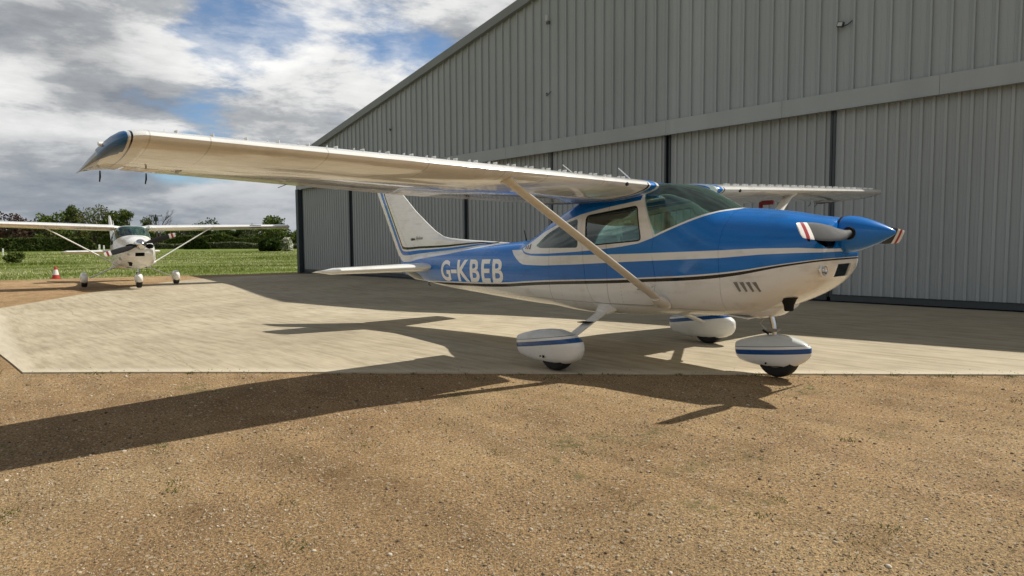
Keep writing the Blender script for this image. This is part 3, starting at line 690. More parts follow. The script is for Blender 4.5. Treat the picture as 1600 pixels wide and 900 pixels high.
    # cabin interior
    for y in (-.26,.26):
        bm=bmesh.new(); box_bm(bm,Vector((.02,y,.95)),(.5,.44,.14)); bmesh.ops.bevel(bm,geom=bm.edges[:],offset=.05,segments=3,affect='EDGES'); me=bpy.data.meshes.new('seat'); bm.to_mesh(me); bm.free()
        se=link('seat',me,root,[M['seat']],60)
        box('seat_back',(-.27,y,1.28),(.13,.42,.56),M['seat'],se,Matrix.Rotation(R(-14),3,'Y'),.055)
        box('head_rest',(-.36,y,1.60),(.09,.26,.13),M['seat'],se,Matrix.Rotation(R(-10),3,'Y'),.04)
    rs=box('rear_seat',(-.95,0,1.22),(.13,.86,.52),M['seat'],root,Matrix.Rotation(R(-16),3,'Y'),.05); box('seat_cushion',(-.72,0,.98),(.45,.86,.12),M['seat'],rs,None,.04)
    ip=box('instrument_panel',(.88,0,1.37),(.06,.96,.28),M['dash'],root,None,.02)
    sh=loft('glare_shield',[[(x,hw*math.cos(math.pi*k/14),zz+hh*math.sin(math.pi*k/14)) for k in range(15)] for x,hw,zz,hh in ((.82,.46,1.49,.09),(.84,.47,1.48,.125),(.95,.46,1.50,.12),(1.15,.40,1.55,.10),(1.28,.28,1.60,.08))])
    link('glare_shield',sh,ip,[M['dash']],50)
    for y in (-.27,.27):
        yk=tube('control_yoke',[(.84,y,1.38),(.70,y,1.38)],.014,M['dark'],root,8); tube('yoke_grip',[(.69,y-.14,1.46),(.69,y-.13,1.37),(.70,y,1.34),(.69,y+.13,1.37),(.69,y+.14,1.46)],.014,M['dark'],yk,8)
    box('cabin_floor',(-.1,0,.86),(1.8,.92,.03),M['interior'],root)
    box('parcel_shelf',(-1.42,0,1.18),(.40,.72,.03),M['pale'],root)
    box('headliner',(-.05,0,1.955),(1.0,.84,.015),M['interior'],root)
    # aerials
    for xa,za,xb,zb in ((.34,2.07,.14,2.24),(-.27,2.06,-.73,2.385)):
        tube('whip_aerial',[(xa,-.5,za),(xa*.8+xb*.2,-.5,za*.8+zb*.2),(xb,-.5,zb)],[.009,.008,.005],M['white'],root,8)
    if not cowl2: tube('blade_aerial',[(-2.02,0,1.48),(-2.02,0,1.53),(-2.06,0,1.66)],[.016,.011,.006],M['dark'],root,8)
    return root,fo,fn
M['louv']=simple('louvre_grey',(.22,.21,.19),.6)
M['lensd']=simple('blue_lens_dark',(.008,.10,.26),.32)
def tip_paint(name):
    m,g,b=mat(name); co=g.coord(); s=g.sep(co); ay=g.math('ABSOLUTE',s[1])
    f=AND(g,gt(g,ay,5.372),gt(g,.36,s[0]))
    c=g.mix(f,WHITE,(.07,.11,.16)); c=g.mix(AND(g,gt(g,ay,5.262),gt(g,5.272,ay),gt(g,s[0],-.2)),c,NAVY); paint_finish(g,b,c,co); return m
M['tip']=tip_paint('wing_tip_paint')
# ---------------- ground
def dip(x,y):
    """the apron sags a little in front of the left half of the building"""
    return -.13*math.exp(-((x+8.5)/3.4)**2)*1.0 if x>-8.5 else -.13
def dipz(x,y):
    d=dip(x,y)
    if x<-14: d*=max(0.25,1-(-14-x)/5*.75)
    return d
def gravel_mat():
    m,g,b=mat('gravel'); co=g.coord()
    big=g.noise(co,.35,5,.6); mid=g.noise(co,1.7,6,.65); fine=g.noise(co,60,5,.78); fine2=g.noise(co,150,3,.75)
    base=g.ramp(big,(.30,(.250,.160,.080)),(.5,(.318,.214,.112)),(.70,(.370,.266,.145)))
    dirt=g.ramp(mid,(.30,(.76,.72,.66)),(.46,(.98,.98,.97)),(.72,(1.16,1.17,1.14)))
    c=g.mix(1,base,dirt,'MULTIPLY')
    sp=g.ramp(fine,(.32,.34),(.48,.92),(.66,1.75)); c=g.mix(1,c,sp,'MULTIPLY')
    sp2=g.ramp(fine2,(.32,.48),(.5,1.0),(.68,1.6)); c=g.mix(1,c,sp2,'MULTIPLY')
    vo=g.n('ShaderNodeTexVoronoi'); vo.inputs['Scale'].default_value=34; g.link(co,vo.inputs['Vector'])
    vc=g.sep(vo.outputs['Color']); st=AND(g,gt(g,vc[0],.84),gt(g,.36,vo.outputs['Distance'])); c=g.mix(g.math('MULTIPLY',st,.75),c,(.50,.42,.31))
    st=AND(g,gt(g,vc[1],.90),gt(g,.34,vo.outputs['Distance'])); c=g.mix(g.math('MULTIPLY',st,.65),c,(.06,.045,.03))
    # moss and thin grass growing through in soft patches
    ms=g.noise(co,.9,6,.7,w=5.0); ms2=g.noise(co,14,4,.7); mk=g.math('MULTIPLY',g.step(ms,.56,.66),g.step(ms2,.42,.60)); c=g.mix(g.math('MULTIPLY',mk,.75),c,(.105,.115,.038)); pk=g.step(g.noise(co,.22,3,.5,w=8.0),.50,.66); c=g.mix(g.math('MULTIPLY',pk,.35),c,g.mix(1.0,c,(1.12,.98,1.02),'MULTIPLY')); tr=g.noise(g.map(co,(.5,3.2,1),rot=(0,0,R(-46))),1,4,.6,w=2.0); c=g.mix(1.0,c,g.ramp(tr,(.35,.86),(.6,1.07)),'MULTIPLY')
    g.link(c,b.inputs['Base Color']); b.inputs['Roughness'].default_value=.95; b.inputs['Specular IOR Level'].default_value=.2
    h=g.math('ADD',g.math('MULTIPLY',fine,.7),g.math('ADD',g.math('MULTIPLY',fine2,.25),g.math('MULTIPLY',mid,1.2))); bump(g,b,h,.022,1.0)
    return m
def concrete_mat():
    m,g,b=mat('brushed_concrete'); co=g.coord()
    rot=g.map(co,rot=(0,0,R(-4)))
    st1=g.noise(g.map(rot,(.9,9,1),rot=(0,0,R(8))),1.0,6,.62); st2=g.noise(g.map(rot,(2.5,40,1)),1.0,5,.7); big=g.noise(rot,.28,5,.6,.4); mid=g.noise(rot,2.3,6,.65)
    c=g.ramp(big,(.30,(.355,.300,.210)),(.52,(.435,.375,.268)),(.70,(.505,.445,.325)))
    c=g.mix(1,c,g.ramp(st1,(.30,(.77,.73,.67)),(.5,(1,1,1)),(.68,(1.14,1.14,1.14))),'MULTIPLY')
    c=g.mix(.55,c,g.mix(1,c,g.ramp(st2,(.3,.66),(.7,1.22)),'MULTIPLY'))
    c=g.mix(1,c,g.ramp(mid,(.28,.86),(.6,1.03)),'MULTIPLY')
    sw=g.sep(co); e1=g.math('SUBTRACT',g.math('MULTIPLY',g.math('ADD',sw[0],3.745),.7374),g.math('MULTIPLY',g.math('ADD',sw[1],5.70),.6754));
    e1=g.math('SUBTRACT',g.math('MULTIPLY',g.math('ADD',sw[1],5.70),.6754),g.math('MULTIPLY',g.math('ADD',sw[0],3.745),.7374))
    e2=g.math('ADD',sw[1],g.math('SUBTRACT',5.72,g.math('MULTIPLY',sw[0],0.0)))
    ed=g.math('MINIMUM',e1,g.math('ADD',e2,.1)); ed=g.math('SUBTRACT',1,g.step(g.math('ADD',ed,g.math('MULTIPLY',mid,.25)),.15,.42)); c=g.mix(g.math('MULTIPLY',ed,.45),c,(.66,.60,.47))
    # cracks with red-brown edges, spots
    spn=g.noise(co,26,3,.6); c=g.mix(g.math('MULTIPLY',g.step(spn,.70,.76),.5),c,(.20,.15,.09))
    # contraction joint and pour line
    s=g.sep(rot)
    for a,bb,cc,wd in ((.30,1.0,-1.60,.010),(-.62,1.0,-6.1,.006),(.05,1.0,4.2,.006)):
        wob=g.math('MULTIPLY',g.math('SUBTRACT',g.noise(co,1.2,5,.6),.5),.22)
        e=g.math('ABSOLUTE',g.math('ADD',g.math('ADD',g.math('MULTIPLY',s[0],a),g.math('MULTIPLY',s[1],bb)),g.math('ADD',wob,cc)))
        c=g.mix(g.math('MULTIPLY',g.math('SUBTRACT',1,g.step(e,wd*.5,wd*2.0)),.38),c,(.13,.095,.055))
    g.link(c,b.inputs['Base Color']); b.inputs['Roughness'].default_value=.82; b.inputs['Specular IOR Level'].default_value=.3
    bump(g,b,g.math('ADD',st2,g.math('MULTIPLY',spn,.6)),.004,.8)
    return m
M['gravel']=gravel_mat(); M['concrete']=concrete_mat()
def field_mat():
    m,g,b=mat('meadow'); co=g.coord()
    a=g.noise(co,.06,5,.6); q=g.noise(co,.7,6,.7); f=g.noise(co,6,5,.7); st=g.noise(g.map(co,(.16,.02,1),rot=(0,0,R(-12))),1,5,.6)
    c=g.ramp(q,(.30,(.085,.13,.022)),(.5,(.14,.20,.035)),(.70,(.23,.27,.070)))
    c=g.mix(g.step(st,.5,.68),c,(.20,.225,.085)); c=g.mix(1,c,g.ramp(f,(.3,.6),(.7,1.3)),'MULTIPLY'); c=g.mix(1,c,g.ramp(a,(.3,.8),(.7,1.15)),'MULTIPLY')
    g.link(c,b.inputs['Base Color']); b.inputs['Roughness'].default_value=.95; b.inputs['Specular IOR Level'].default_value=.1; bump(g,b,g.math('ADD',q,f),.12)
    return m
M['field']=field_mat()
def rise(x,y):
    d=math.hypot(x-CAM.x,y-CAM.y); a=math.degrees(math.atan2(y-CAM.y,x-CAM.x))
    return -.10+1.22*min(1,max(0,(d-38)/90))**1.0
# field: polar sheet to the horizon
V=[];Fc=[];rs=[0,8,16,24,28,32,36,40,45,50,56,63,70,80,90,100,112,125,140,160,200,300,500,900,1600,3000,5000]; na=72
for r in rs:
    for k in range(na):
        a=2*math.pi*k/na; x=CAM.x+r*math.cos(a); y=CAM.y+r*math.sin(a); V.append((x,y,rise(x,y)-(.10 if r<26 else 0)))
for i in range(len(rs)-1):
    for k in range(na):
        a=i*na+k; b_=i*na+(k+1)%na; Fc.append((a,b_,b_+na,a+na))
f_o=link('field',mesh('field',V,Fc),None,[M['field']],180); tagp(f_o,'long meadow grass stretching beyond the apron to the hedges',kind='structure')
# gravel sheet with a ragged far edge
def inside_edge(x,y,j=0):   # gravel ends towards the meadow
    return x > -29.6+.16*(y+5)*(1 if y>-1 else .2) + j
def patch_noise(x,y): return math.sin(x*1.7+y*.6)*.5+math.sin(y*2.3-x*.4)*.3+math.sin(y*5.1+x)*.15
inslab=lambda x,y: ((x+3.745)*.6754-(y+5.70)*.7374)<0
xe=lambda y: -30.7+ (y+5.3)*.155+ patch_noise(3,y)*.22 + (0 if y>-8 else (-8-y)*.1)
def poly_in(x,y,P):
    c=False
    for i in range(len(P)):
        (x1,y1),(x2,y2)=P[i-1],P[i]
        if (y1>y)!=(y2>y) and x<(x2-x1)*(y-y1)/(y2-y1)+x1: c=not c
    return c
near_a=Vector((-3.745,-5.70)); nd_=Vector((3.217+3.745,1.901+5.70)).normalized()
HP=Vector((-2.64554,8.65369,0)); HA=R(4.1449); HU=Vector((math.cos(HA),math.sin(HA),0)); HN=Vector((-math.sin(HA),math.cos(HA),0))
left=[(-25.97,2.25),(-23.82,.14),(-18.6,-3.25),(-16.09,-4.83),(-14.79,-5.65),(-13.2,-6.6),(-9.5,-6.3),(-5.83,-5.845)]
far_=near_a+nd_*26
poly=[(near_a.x,near_a.y),(far_.x,far_.y),(17,13),(HP.x+HU.x*13.5+HN.x*.6,HP.y+HU.y*13.5+HN.y*.6),(HP.x-HU.x*23.6+HN.x*.6,HP.y-HU.y*23.6+HN.y*.6),(-26.2,5.0)]+left
ys=[-45+1.0*i for i in range(36)]+[-9+.3*i for i in range(100)]+[21+i for i in range(13)]; V=[];Fc=[]; XG=[.004]+[.25*i for i in range(1,24)]+[6+.4*i for i in range(100)]+[46+i*2 for i in range(10)]
n=len(XG)
for y in ys:
    x0=xe(y)
    for t in XG:
        x=x0+(t if t>.01 else 0); ins=all(poly_in(x+dx,y+dy,poly) for dx,dy in ((.5,0),(-.5,0),(0,.5),(0,-.5)))
        V.append((x,y,dipz(x,y)-.016-(.03 if t<.01 else 0)-(.09 if ins else 0)))
for i in range(len(ys)-1):
    for j in range(n-1): Fc.append((i*n+j,i*n+j+1,(i+1)*n+j+1,(i+1)*n+j))
gr=link('gravel_ground',mesh('gravel_ground',V,Fc),None,[M['gravel']],180); tagp(gr,'tan compacted gravel running from the camera round the concrete apron',kind='structure')
# concrete apron
bm=bmesh.new(); vs=[bm.verts.new((x,y,0)) for x,y in poly]; bm.faces.new(vs)
for cx in [x*.8 for x in range(-33,20)]:
    bmesh.ops.bisect_plane(bm,geom=bm.verts[:]+bm.edges[:]+bm.faces[:],plane_co=(cx,0,0),plane_no=(1,0,0))
for v in bm.verts: v.co.z=dipz(v.co.x,v.co.y)
r=bmesh.ops.extrude_face_region(bm,geom=bm.faces[:]); 
for v in [q for q in r['geom'] if isinstance(q,bmesh.types.BMVert)]: v.co.z-=.12
bmesh.ops.recalc_face_normals(bm,faces=bm.faces); me=bpy.data.meshes.new('apron'); bm.to_mesh(me); bm.free()
ap=link('concrete_apron',me,None,[M['concrete']],20); tagp(ap,'pale brushed concrete apron in front of the hangar',kind='structure')
# ---------------- hangar
def cladding_mat(name,c,rv=.357,seam=True):
    m,g,b=mat(name); co=g.coord(); s=g.sep(co)
    n=g.noise(g.map(co,(2.2,2.2,.25)),1,6,.6); n2=g.noise(co,.5,3,.5)
    sh=g.noise(g.comb(g.math('FLOOR',g.math('DIVIDE',s[0],1.071)),0.0,0.0),3.1,0,0)
    f=g.math('ADD',g.math('ADD',g.math('MULTIPLY',n,.22),g.math('MULTIPLY',n2,.12)),g.math('MULTIPLY',sh,.22))
    cc=g.mix(1,c,g.ramp(f,(.15,.86),(.42,1.12)),'MULTIPLY')
    st=g.step(g.math('MULTIPLY',g.noise(g.map(co,(9,9,.35)),1,5,.65),1.0),.60,.75); cc=g.mix(g.math('MULTIPLY',st,.22),cc,(.10,.11,.10))
    g.link(cc,b.inputs['Base Color']); b.inputs['Roughness'].default_value=.55; b.inputs['Specular IOR Level'].default_value=.35
    bump(g,b,g.noise(co,.9,3,.5),.03,.6); return m
CLAD=(.335,.372,.385); M['clad']=cladding_mat('wall_cladding',CLAD); M['doorclad']=cladding_mat('door_cladding',(.358,.385,.392)); M['flash']=cladding_mat('flashing',(.345,.375,.385))
M['verge']=cladding_mat('verge_trim',(.20,.22,.222)); M['slate']=simple('slate_paint',(.030,.040,.048),.5,coat=.2); M['rail']=simple('rail_steel',(.045,.055,.062),.5); M['roof']=cladding_mat('roof_sheet',(.17,.175,.17))
hg=bpy.data.objects.new('hangar',None); col.objects.link(hg); hg.location=HP; hg.rotation_euler=(0,0,HA)
tagp(hg,'large grey metal-clad hangar with a shallow gable and tall sliding doors','hangar')
XL,XR,XM=-25.3,12.7,-6.3; ZE,SL=5.78,.2045; BT,BB=4.61,4.22
def verge(x): return ZE+SL*(19-abs(x-XM))
# upper wall: sheet with narrow raised seams (real folds)
def sheet(name,x0,x1,zb,zt,yf,pitch,phase,prof,ms,par):
    xs=[]; k=math.floor((x0-phase)/pitch)
    while phase+k*pitch<x1:
        for dx,dy in prof:
            x=phase+k*pitch+dx
            if x0<x<x1: xs.append((x,dy))
        k+=1
    xs=[(x0,xs[0][1])]+xs+[(x1,xs[-1][1])]
    if x0<XM<x1 and callable(zt): xs=sorted(xs+[(XM,0)])
    V=[];Fc=[]
    for x,dy in xs:
        t=zt(x) if callable(zt) else zt
        V+= [(x,yf-dy,zb),(x,yf-dy,t)]
    for i in range(len(xs)-1): a=2*i; Fc.append((a,a+2,a+3,a+1))
    return link(name,mesh(name,V,Fc),par,[ms])
gw=sheet('gable_wall',XL,XR,BB+.1,lambda x:verge(x)-.02,-.02,.357,.18,[(0,0),(.008,.062),(.046,.062),(.054,0),(.17,0),(.178,.005),(.19,.005),(.198,0),(.27,0),(.278,.005),(.29,.005),(.298,0)],M['clad'],hg)
# screw heads on every third seam
def bevbox(bm,c,s): return box_bm(bm,Vector(c),s)
bm=bmesh.new(); k=-90
for k in range(-72,36):
    x=.18+k*.357+.032
    if not XL+.3<x<XR-.3: continue
    z=4.85
    while z<verge(x)-.2:
        if k%3==0: box_bm(bm,Vector((x-.003,-.084,z)),(.020,.008,.020))
        z+=.44
    for zz in (5.55,7.1,8.6):
        if zz<verge(x)-.3: box_bm(bm,Vector((x+.16,-.024,zz+(.02*(k%2)))),(.018,.008,.018))
bm.from_mesh(gw.data); bm.to_mesh(gw.data); bm.free()
# beam flashing: cover strips of 3.1 m butted end to end with joint plates
x=XL; k=0; edges=[-25.3,-22.2,-19.1,-16,-12.9,-9.78,-6.68,-3.56,.0-.02,3.05,6.2,9.3,12.7]
edges=[-25.3,-22.15,-18.98,-15.9,-12.75,-9.6,-6.45,-3.35,-.23,2.90,6.0,9.15,12.7]
for a,b_ in zip(edges,edges[1:]):
    bm=bmesh.new(); box_bm(bm,Vector(((a+b_)/2,-.085,(BT+BB)/2)),(b_-a-.006,.05,BT-BB)); box_bm(bm,Vector(((a+b_)/2,-.098,BB+.012)),(b_-a-.006,.075,.020))
    for q in range(4): box_bm(bm,Vector((a+.05,-.112,BB+.07+q*.085)),(.018,.006,.018))
    me=bpy.data.meshes.new('beam_flashing'); bm.to_mesh(me); bm.free(); link('beam_flashing',me,hg,[M['flash']])
# doors
seams=[-25.02,-20.25,-16.1,-11.97,-7.70,-3.43,.84,5.10,9.40,12.35]
seams[0]=-24.98
for i,(a,b_) in enumerate(zip(seams,seams[1:])):
    yf=.10 if i%2==0 else .17
    a2,b2=a+.055,b_-.055
    s_o=sheet('sliding_door',a2,b2,.155,BB+.12,yf,.2132,1.24,[(0,0),(.014,.046),(.066,.046),(.080,0),(.145,0),(.150,.004),(.158,.004),(.163,0)],M['doorclad'],hg)
    box('bottom_rail',((a2+b2)/2,yf-.01,.09),(b2-a2,.10,.13),M['rail'],s_o); box('rail_ledge',((a2+b2)/2,yf-.055,.160),(b2-a2,.05,.012),M['slate'],s_o)
    for e,sgn in ((a2,-1),(b2,1)): box('door_stile',(e+sgn*.012,yf-.0,BB/2+.1),(.05,.09,BB),M['slate'],s_o)
    bm=bmesh.new()
    for q in range(int((b2-a2)/.2132)):
        for zz in (1.15,2.30,3.55):
            if (q%2)==(i%2): box_bm(bm,Vector((a2+.1+q*.2132,yf-.048,zz)),(.016,.008,.016))
    bm.from_mesh(s_o.data); bm.to_mesh(s_o.data); bm.free()
box('door_track',(XM,.16,-.045),(37.6,.36,.10),M['rail'],hg)
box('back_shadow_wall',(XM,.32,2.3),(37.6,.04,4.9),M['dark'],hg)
for x in (XL+.14,XR-.14): box('corner_post',(x,.0,2.06),(.28,.30,4.32),M['slate'],hg,bev=.012)
for x in (XL+.03,XR-.03): box('corner_flashing',(x,-.075,(BT+verge(XL))/2),(.14,.11,verge(XL)-BT-.01),M['flash'],hg)
# side walls, back, roof
sheet_side=[]
for x,nm in ((XL,-1),(XR,1)):
    V=[];Fc=[];n=0
    yy=.16; pts=[]
    while yy<30: 
        for dx,dy in ((0,0),(.03,.035),(.08,.035),(.11,0)): pts.append((yy+dx,dy))
        yy+=.357
    for y,dy in pts: V+=[(x+nm*dy,y,-.3),(x+nm*dy,y,verge(XL)-.03)]
    for i in range(len(pts)-1): a=2*i; Fc.append((a,a+2,a+3,a+1))
    link('side_wall',mesh('side_wall',V,Fc),hg,[M['clad']])
V=[(XL,30,-.3),(XR,30,-.3),(XR,30,verge(XR)-.03),(XM,30,verge(XM)-.03),(XL,30,verge(XL)-.03)]; link('back_wall',mesh('back_wall',V,[(0,1,2,3,4)]),hg,[M['clad']])
for sg in (-1,1):
    xe_=XM+sg*19.15; ze=verge(XM+19.0)-SL*.15
    V=[];Fc=[]
    for y in (-.20,30.2):
        V+=[(XM,y,verge(XM)+.0),(xe_,y,ze),(xe_,y,ze+.07),(XM,y,verge(XM)+.07)]
    Fc=[(0,1,2,3),(7,6,5,4),(0,4,5,1),(1,5,6,2),(2,6,7,3),(3,7,4,0)]
    link('roof',fixn(mesh('roof',V,Fc)),hg,[M['roof']])
    V=[]
    for y in (-.215,-.060):   # verge flashing
        V+=[(XM,y,verge(XM)-.20),(XM+sg*19.1,y,ze-.20),(XM+sg*19.1,y,ze+.09),(XM,y,verge(XM)+.09)]
    link('verge_flashing',fixn(mesh('verge_flashing',V,Fc)),hg,[M['verge']])
# lamps and cables on the gable
def hang(name,label,cat,x,z,group=None):
    o=bpy.data.objects.new(name,None); col.objects.link(o); o.empty_display_size=.1
    o.location=HP+HU*x+HN*(-.05)+Vector((0,0,z)); o.rotation_euler=(0,0,HA); tagp(o,label,cat,group); return o
o=hang('floodlight','square floodlight on a bent arm high on the hangar gable, right of the aircraft nose','floodlight',1.06,6.02)
box('lamp_head',(-.03,-.10,-.0),(.13,.09,.11),M['slate'],o,Matrix.Rotation(R(14),3,'Y'),.008); box('lamp_glass',(-.03,-.148,-.0),(.095,.006,.075),simple('frosted_glass',(.45,.48,.48),.3),o,Matrix.Rotation(R(14),3,'Y'))
tube('arm',[(.03,-.09,-.04),(.10,-.06,-.02),(.17,.0,.06)],.012,M['slate'],o,8)
o=hang('wall_lamp','small white bulkhead lamp near the roofline above the blue aircraft wing','lamp',-7.68,8.36)
box('lamp_head',(0,-.06,0),(.09,.09,.20),simple('white_plastic',(.50,.53,.53),.5),o,None,.02); box('lamp_base',(.03,-.04,-.14),(.12,.05,.08),M['slate'],o)
o=hang('cable_outlet','dark looped cable outlet in the middle of the gable, straight below the white lamp','cable',-7.68,6.03)
tube('cable_loop',[(-.06,-.03,0),(-.03,-.06,.05),(.02,-.07,.03),(.03,-.06,-.03),(-.02,-.05,-.05),(-.05,-.04,-.02)],.012,M['slate'],o,8); tube('cable_tail',[(.03,-.06,-.02),(.10,-.05,.02),(.14,-.02,.08)],.009,M['slate'],o,8)
o=hang('cable_outlet','dark cable outlet low on the left end of the gable, just above the wing','cable',-16.55,6.11)
tube('cable_loop',[(-.07,-.03,0),(-.03,-.06,.05),(.03,-.07,.02),(.02,-.05,-.04),(-.05,-.04,-.03)],.014,M['slate'],o,8); tube('cable_tail',[(.03,-.06,0),(.12,-.03,.01)],.011,M['slate'],o,8)
MM1=dict(livery=M['livery'],fin=M['fin'],wing=M['wing'],control=M['control'],stabctl=M['stabctl'],white=M['white'],strut=M['strutw'],cuff=M['cuff'],pant=M['pant'],npant=M['npant'],tip=M['tip'],tailf=M['greyp'],prop_angle=2.7,contact=(.113,.066,.044))
pl,fus,fin_=build_aircraft('light_aircraft',MM1)
p_,r_,dz_=.02645328,.0172425,-.08953476
ex=Vector((1,0,p_)).normalized(); ez=Vector((-p_,-r_,1)).normalized(); ey=ez.cross(ex)
mw=Matrix((ex,ey,ez)).transposed().to_4x4(); mw.translation=(0,0,dz_); pl.matrix_world=mw
tagp(pl,'blue and white high-wing propeller aircraft standing in front of the grey hangar doors','aircraft')
# registration letters laid on the skin of both sides
for s in (-1,1):
    V=[];Fc=[]
    def place(P,F_):
        o=len(V)
        for x,z in P:
            xx=x if s<0 else -5.99-x
            V.append((xx,s*(side_y(xx,z)+.0035),z))
        Fc.extend([tuple(q+o for q in f) for f in F_])
    for tx,x0,x1 in (('G',-3.915,-3.605),('KBEB',-3.375,-2.06)):
        me=text_mesh(tx,.5,bold=.012,space=1.12,sub=4); place(fit_text(me,x0,x1,.935,1.270),[tuple(p.vertices) for p in me.polygons])
    nx_=8; place([(-3.585+.19*i/nx_,z) for z in (1.062,1.120) for i in range(nx_+1)],[(i,i+1,i+nx_+2,i+nx_+1) for i in range(nx_)])
    me=mesh('registration_letters',V,Fc)
    link('registration_letters',me,fus,[M['letter']])
    me=text_mesh('CESSNA',.05,bold=.004,space=.9); P=fit_text(me,-5.08,-4.93,1.625,1.665)
    for v,(x,z) in zip(me.vertices,P): v.co=(x if s<0 else -10.01-x,s*.060,z)
    link('maker_lettering',me,fin_,[M['navy']])
    me=text_mesh('Skylane',.05,shear=.5,bold=0); P=fit_text(me,-4.91,-4.68,1.615,1.69)
    for v,(x,z) in zip(me.vertices,P): v.co=(x if s<0 else -9.59-x,s*.060,z)
    link('model_lettering',me,fin_,[M['navy']])
# red pitot cover hanging on the probe under the far wing
bm=bmesh.new(); box_bm(bm,Vector((0,0,-.055)),(.05,.035,.16)); box_bm(bm,Vector((.09,0,.01)),(.17,.045,.055)); bmesh.ops.bevel(bm,geom=bm.edges[:],offset=.010,segments=2,affect='EDGES')
me=bpy.data.meshes.new('pitot_cover'); bm.to_mesh(me); bm.free(); pc=link('pitot_cover',me,None,[M['redcover']],50); pc.location=PITOT
tagp(pc,'dark red cover slipped over the probe under the far wing of the blue aircraft','cover')
# second aircraft, all white
MM2=dict(MM1); MM2.update(livery=livery('plain_white_livery',True),fin=M['white'],cuff=M['white'],pant=M['pantw'],npant=M['pantw'],tip=M['white'],tailf=M['white'],strut=M['white'],prop_angle=-17,contact=(.0,.0,.0),up=.055)
p2,_,_=build_aircraft('light_aircraft',MM2,True)
p2.location=(-20.8205,-1.9171,0); p2.rotation_euler=(0,0,6.24398)
tagp(p2,'all-white high-wing aircraft with polished spinner parked head-on by the grass, beyond the blue one','aircraft')
# ---------------- scattered small things (meshes built in one go)
rng=np.random.default_rng(7)
ICO=np.array([(0,0,1),(.894,0,.447),(.276,.851,.447),(-.724,.526,.447),(-.724,-.526,.447),(.276,-.851,.447),(.724,.526,-.447),(-.276,.851,-.447),(-.894,0,-.447),(-.276,-.851,-.447),(.724,-.526,-.447),(0,0,-1)])
ICF=np.array([(0,1,2),(0,2,3),(0,3,4),(0,4,5),(0,5,1),(1,6,2),(2,7,3),(3,8,4),(4,9,5),(5,10,1),(6,7,2),(7,8,3),(8,9,4),(9,10,5),(10,6,1),(11,7,6),(11,8,7),(11,9,8),(11,10,9),(11,6,10)])
def side_of_slab(x,y):  # >0 on the gravel side (towards camera)
    return (x-near_a.x)*nd_.y-(y-near_a.y)*nd_.x
def view_points(n,dmin,dmax,amin=-42,amax=42,power=1.0):
    d=dmin*(dmax/dmin)**(rng.random(n)**power); a=YAW+np.radians(rng.uniform(amin,amax,n)); return CAM.x+d*np.cos(a),CAM.y+d*np.sin(a),d
def stone_mat():
    m,g,b=mat('stones'); ge=g.n('ShaderNodeNewGeometry'); oi=ge.outputs['Random Per Island']
    c=g.ramp(oi,(0,(.07,.05,.03)),(.25,(.20,.145,.085)),(.6,(.33,.255,.165)),(.9,(.46,.39,.28)),(1,(.60,.54,.44))); g.link(c,b.inputs['Base Color']); b.inputs['Roughness'].default_value=.9; return m
N=95000; x,y,d=view_points(N,2.2,12,-46,46,.8)
sd=side_of_slab(x,y); k=(sd>.02)|((sd>-.30*rng.random(N)**4)&(rng.random(N)<.35))|((x<-6.5)&(y<-6.9)); dens=np.sin(x*2.1+np.sin(y*1.3)*2)*np.cos(y*1.7+x*.6)+rng.normal(0,.9,N)>-.5; k&=dens
x,y,d=x[k],y[k],d[k]; n=len(x); s=.0024+.0032*rng.random(n)**2+.008*(rng.random(n)**45); s*=(.70+d/10)
sc=np.stack([s*rng.uniform(.8,1.4,n),s*rng.uniform(.7,1.2,n),s*rng.uniform(.5,.9,n)],1)
rot=rng.uniform(0,6.28,n); P=ICO[None]*sc[:,None]*(1+rng.normal(0,.13,(n,12,1)))
ca,sa=np.cos(rot)[:,None],np.sin(rot)[:,None]; P=np.stack([P[...,0]*ca-P[...,1]*sa,P[...,0]*sa+P[...,1]*ca,P[...,2]],-1)
gz=np.array([dipz(a,b)-.016 for a,b in zip(x,y)])+np.where(side_of_slab(x,y)>.005,0,.016); P+=np.stack([x,y,gz+s*.15],1)[:,None]
me=quads_mesh('stones',P.reshape(-1,3),(ICF[None]+12*np.arange(n)[:,None,None]).reshape(-1,3)); so=link('loose_stones',me,None,[stone_mat()]); tagp(so,'loose small stones scattered over the tan gravel',kind='stuff')
def blades(cx,cy,cz,h,wd,lean):
    """one bent triangle pair per blade -> verts (n,5,3)"""
    n=len(cx); a=rng.uniform(0,6.28,n); l=rng.uniform(0,6.28,n); u=np.stack([np.cos(a),np.sin(a),np.zeros(n)],1)*wd[:,None]/2; b=np.stack([np.cos(l),np.sin(l),np.zeros(n)],1)*(h*lean)[:,None]
    p=np.stack([cx,cy,cz],1); z=np.zeros((n,3)); z[:,2]=h
    return np.stack([p-u,p+u,p+u*.7+z*.6+b*.35,p-u*.7+z*.6+b*.35,p+z+b],1)
def blade_mesh(name,B,ms):
    n=len(B); V=B.reshape(-1,3); o=5*np.arange(n)[:,None]
    tri=np.concatenate([o+np.array([[0,1,2]]),o+np.array([[0,2,3]]),o+np.array([[3,2,4]])]); return link(name,quads_mesh(name,V,tri),None,[ms])
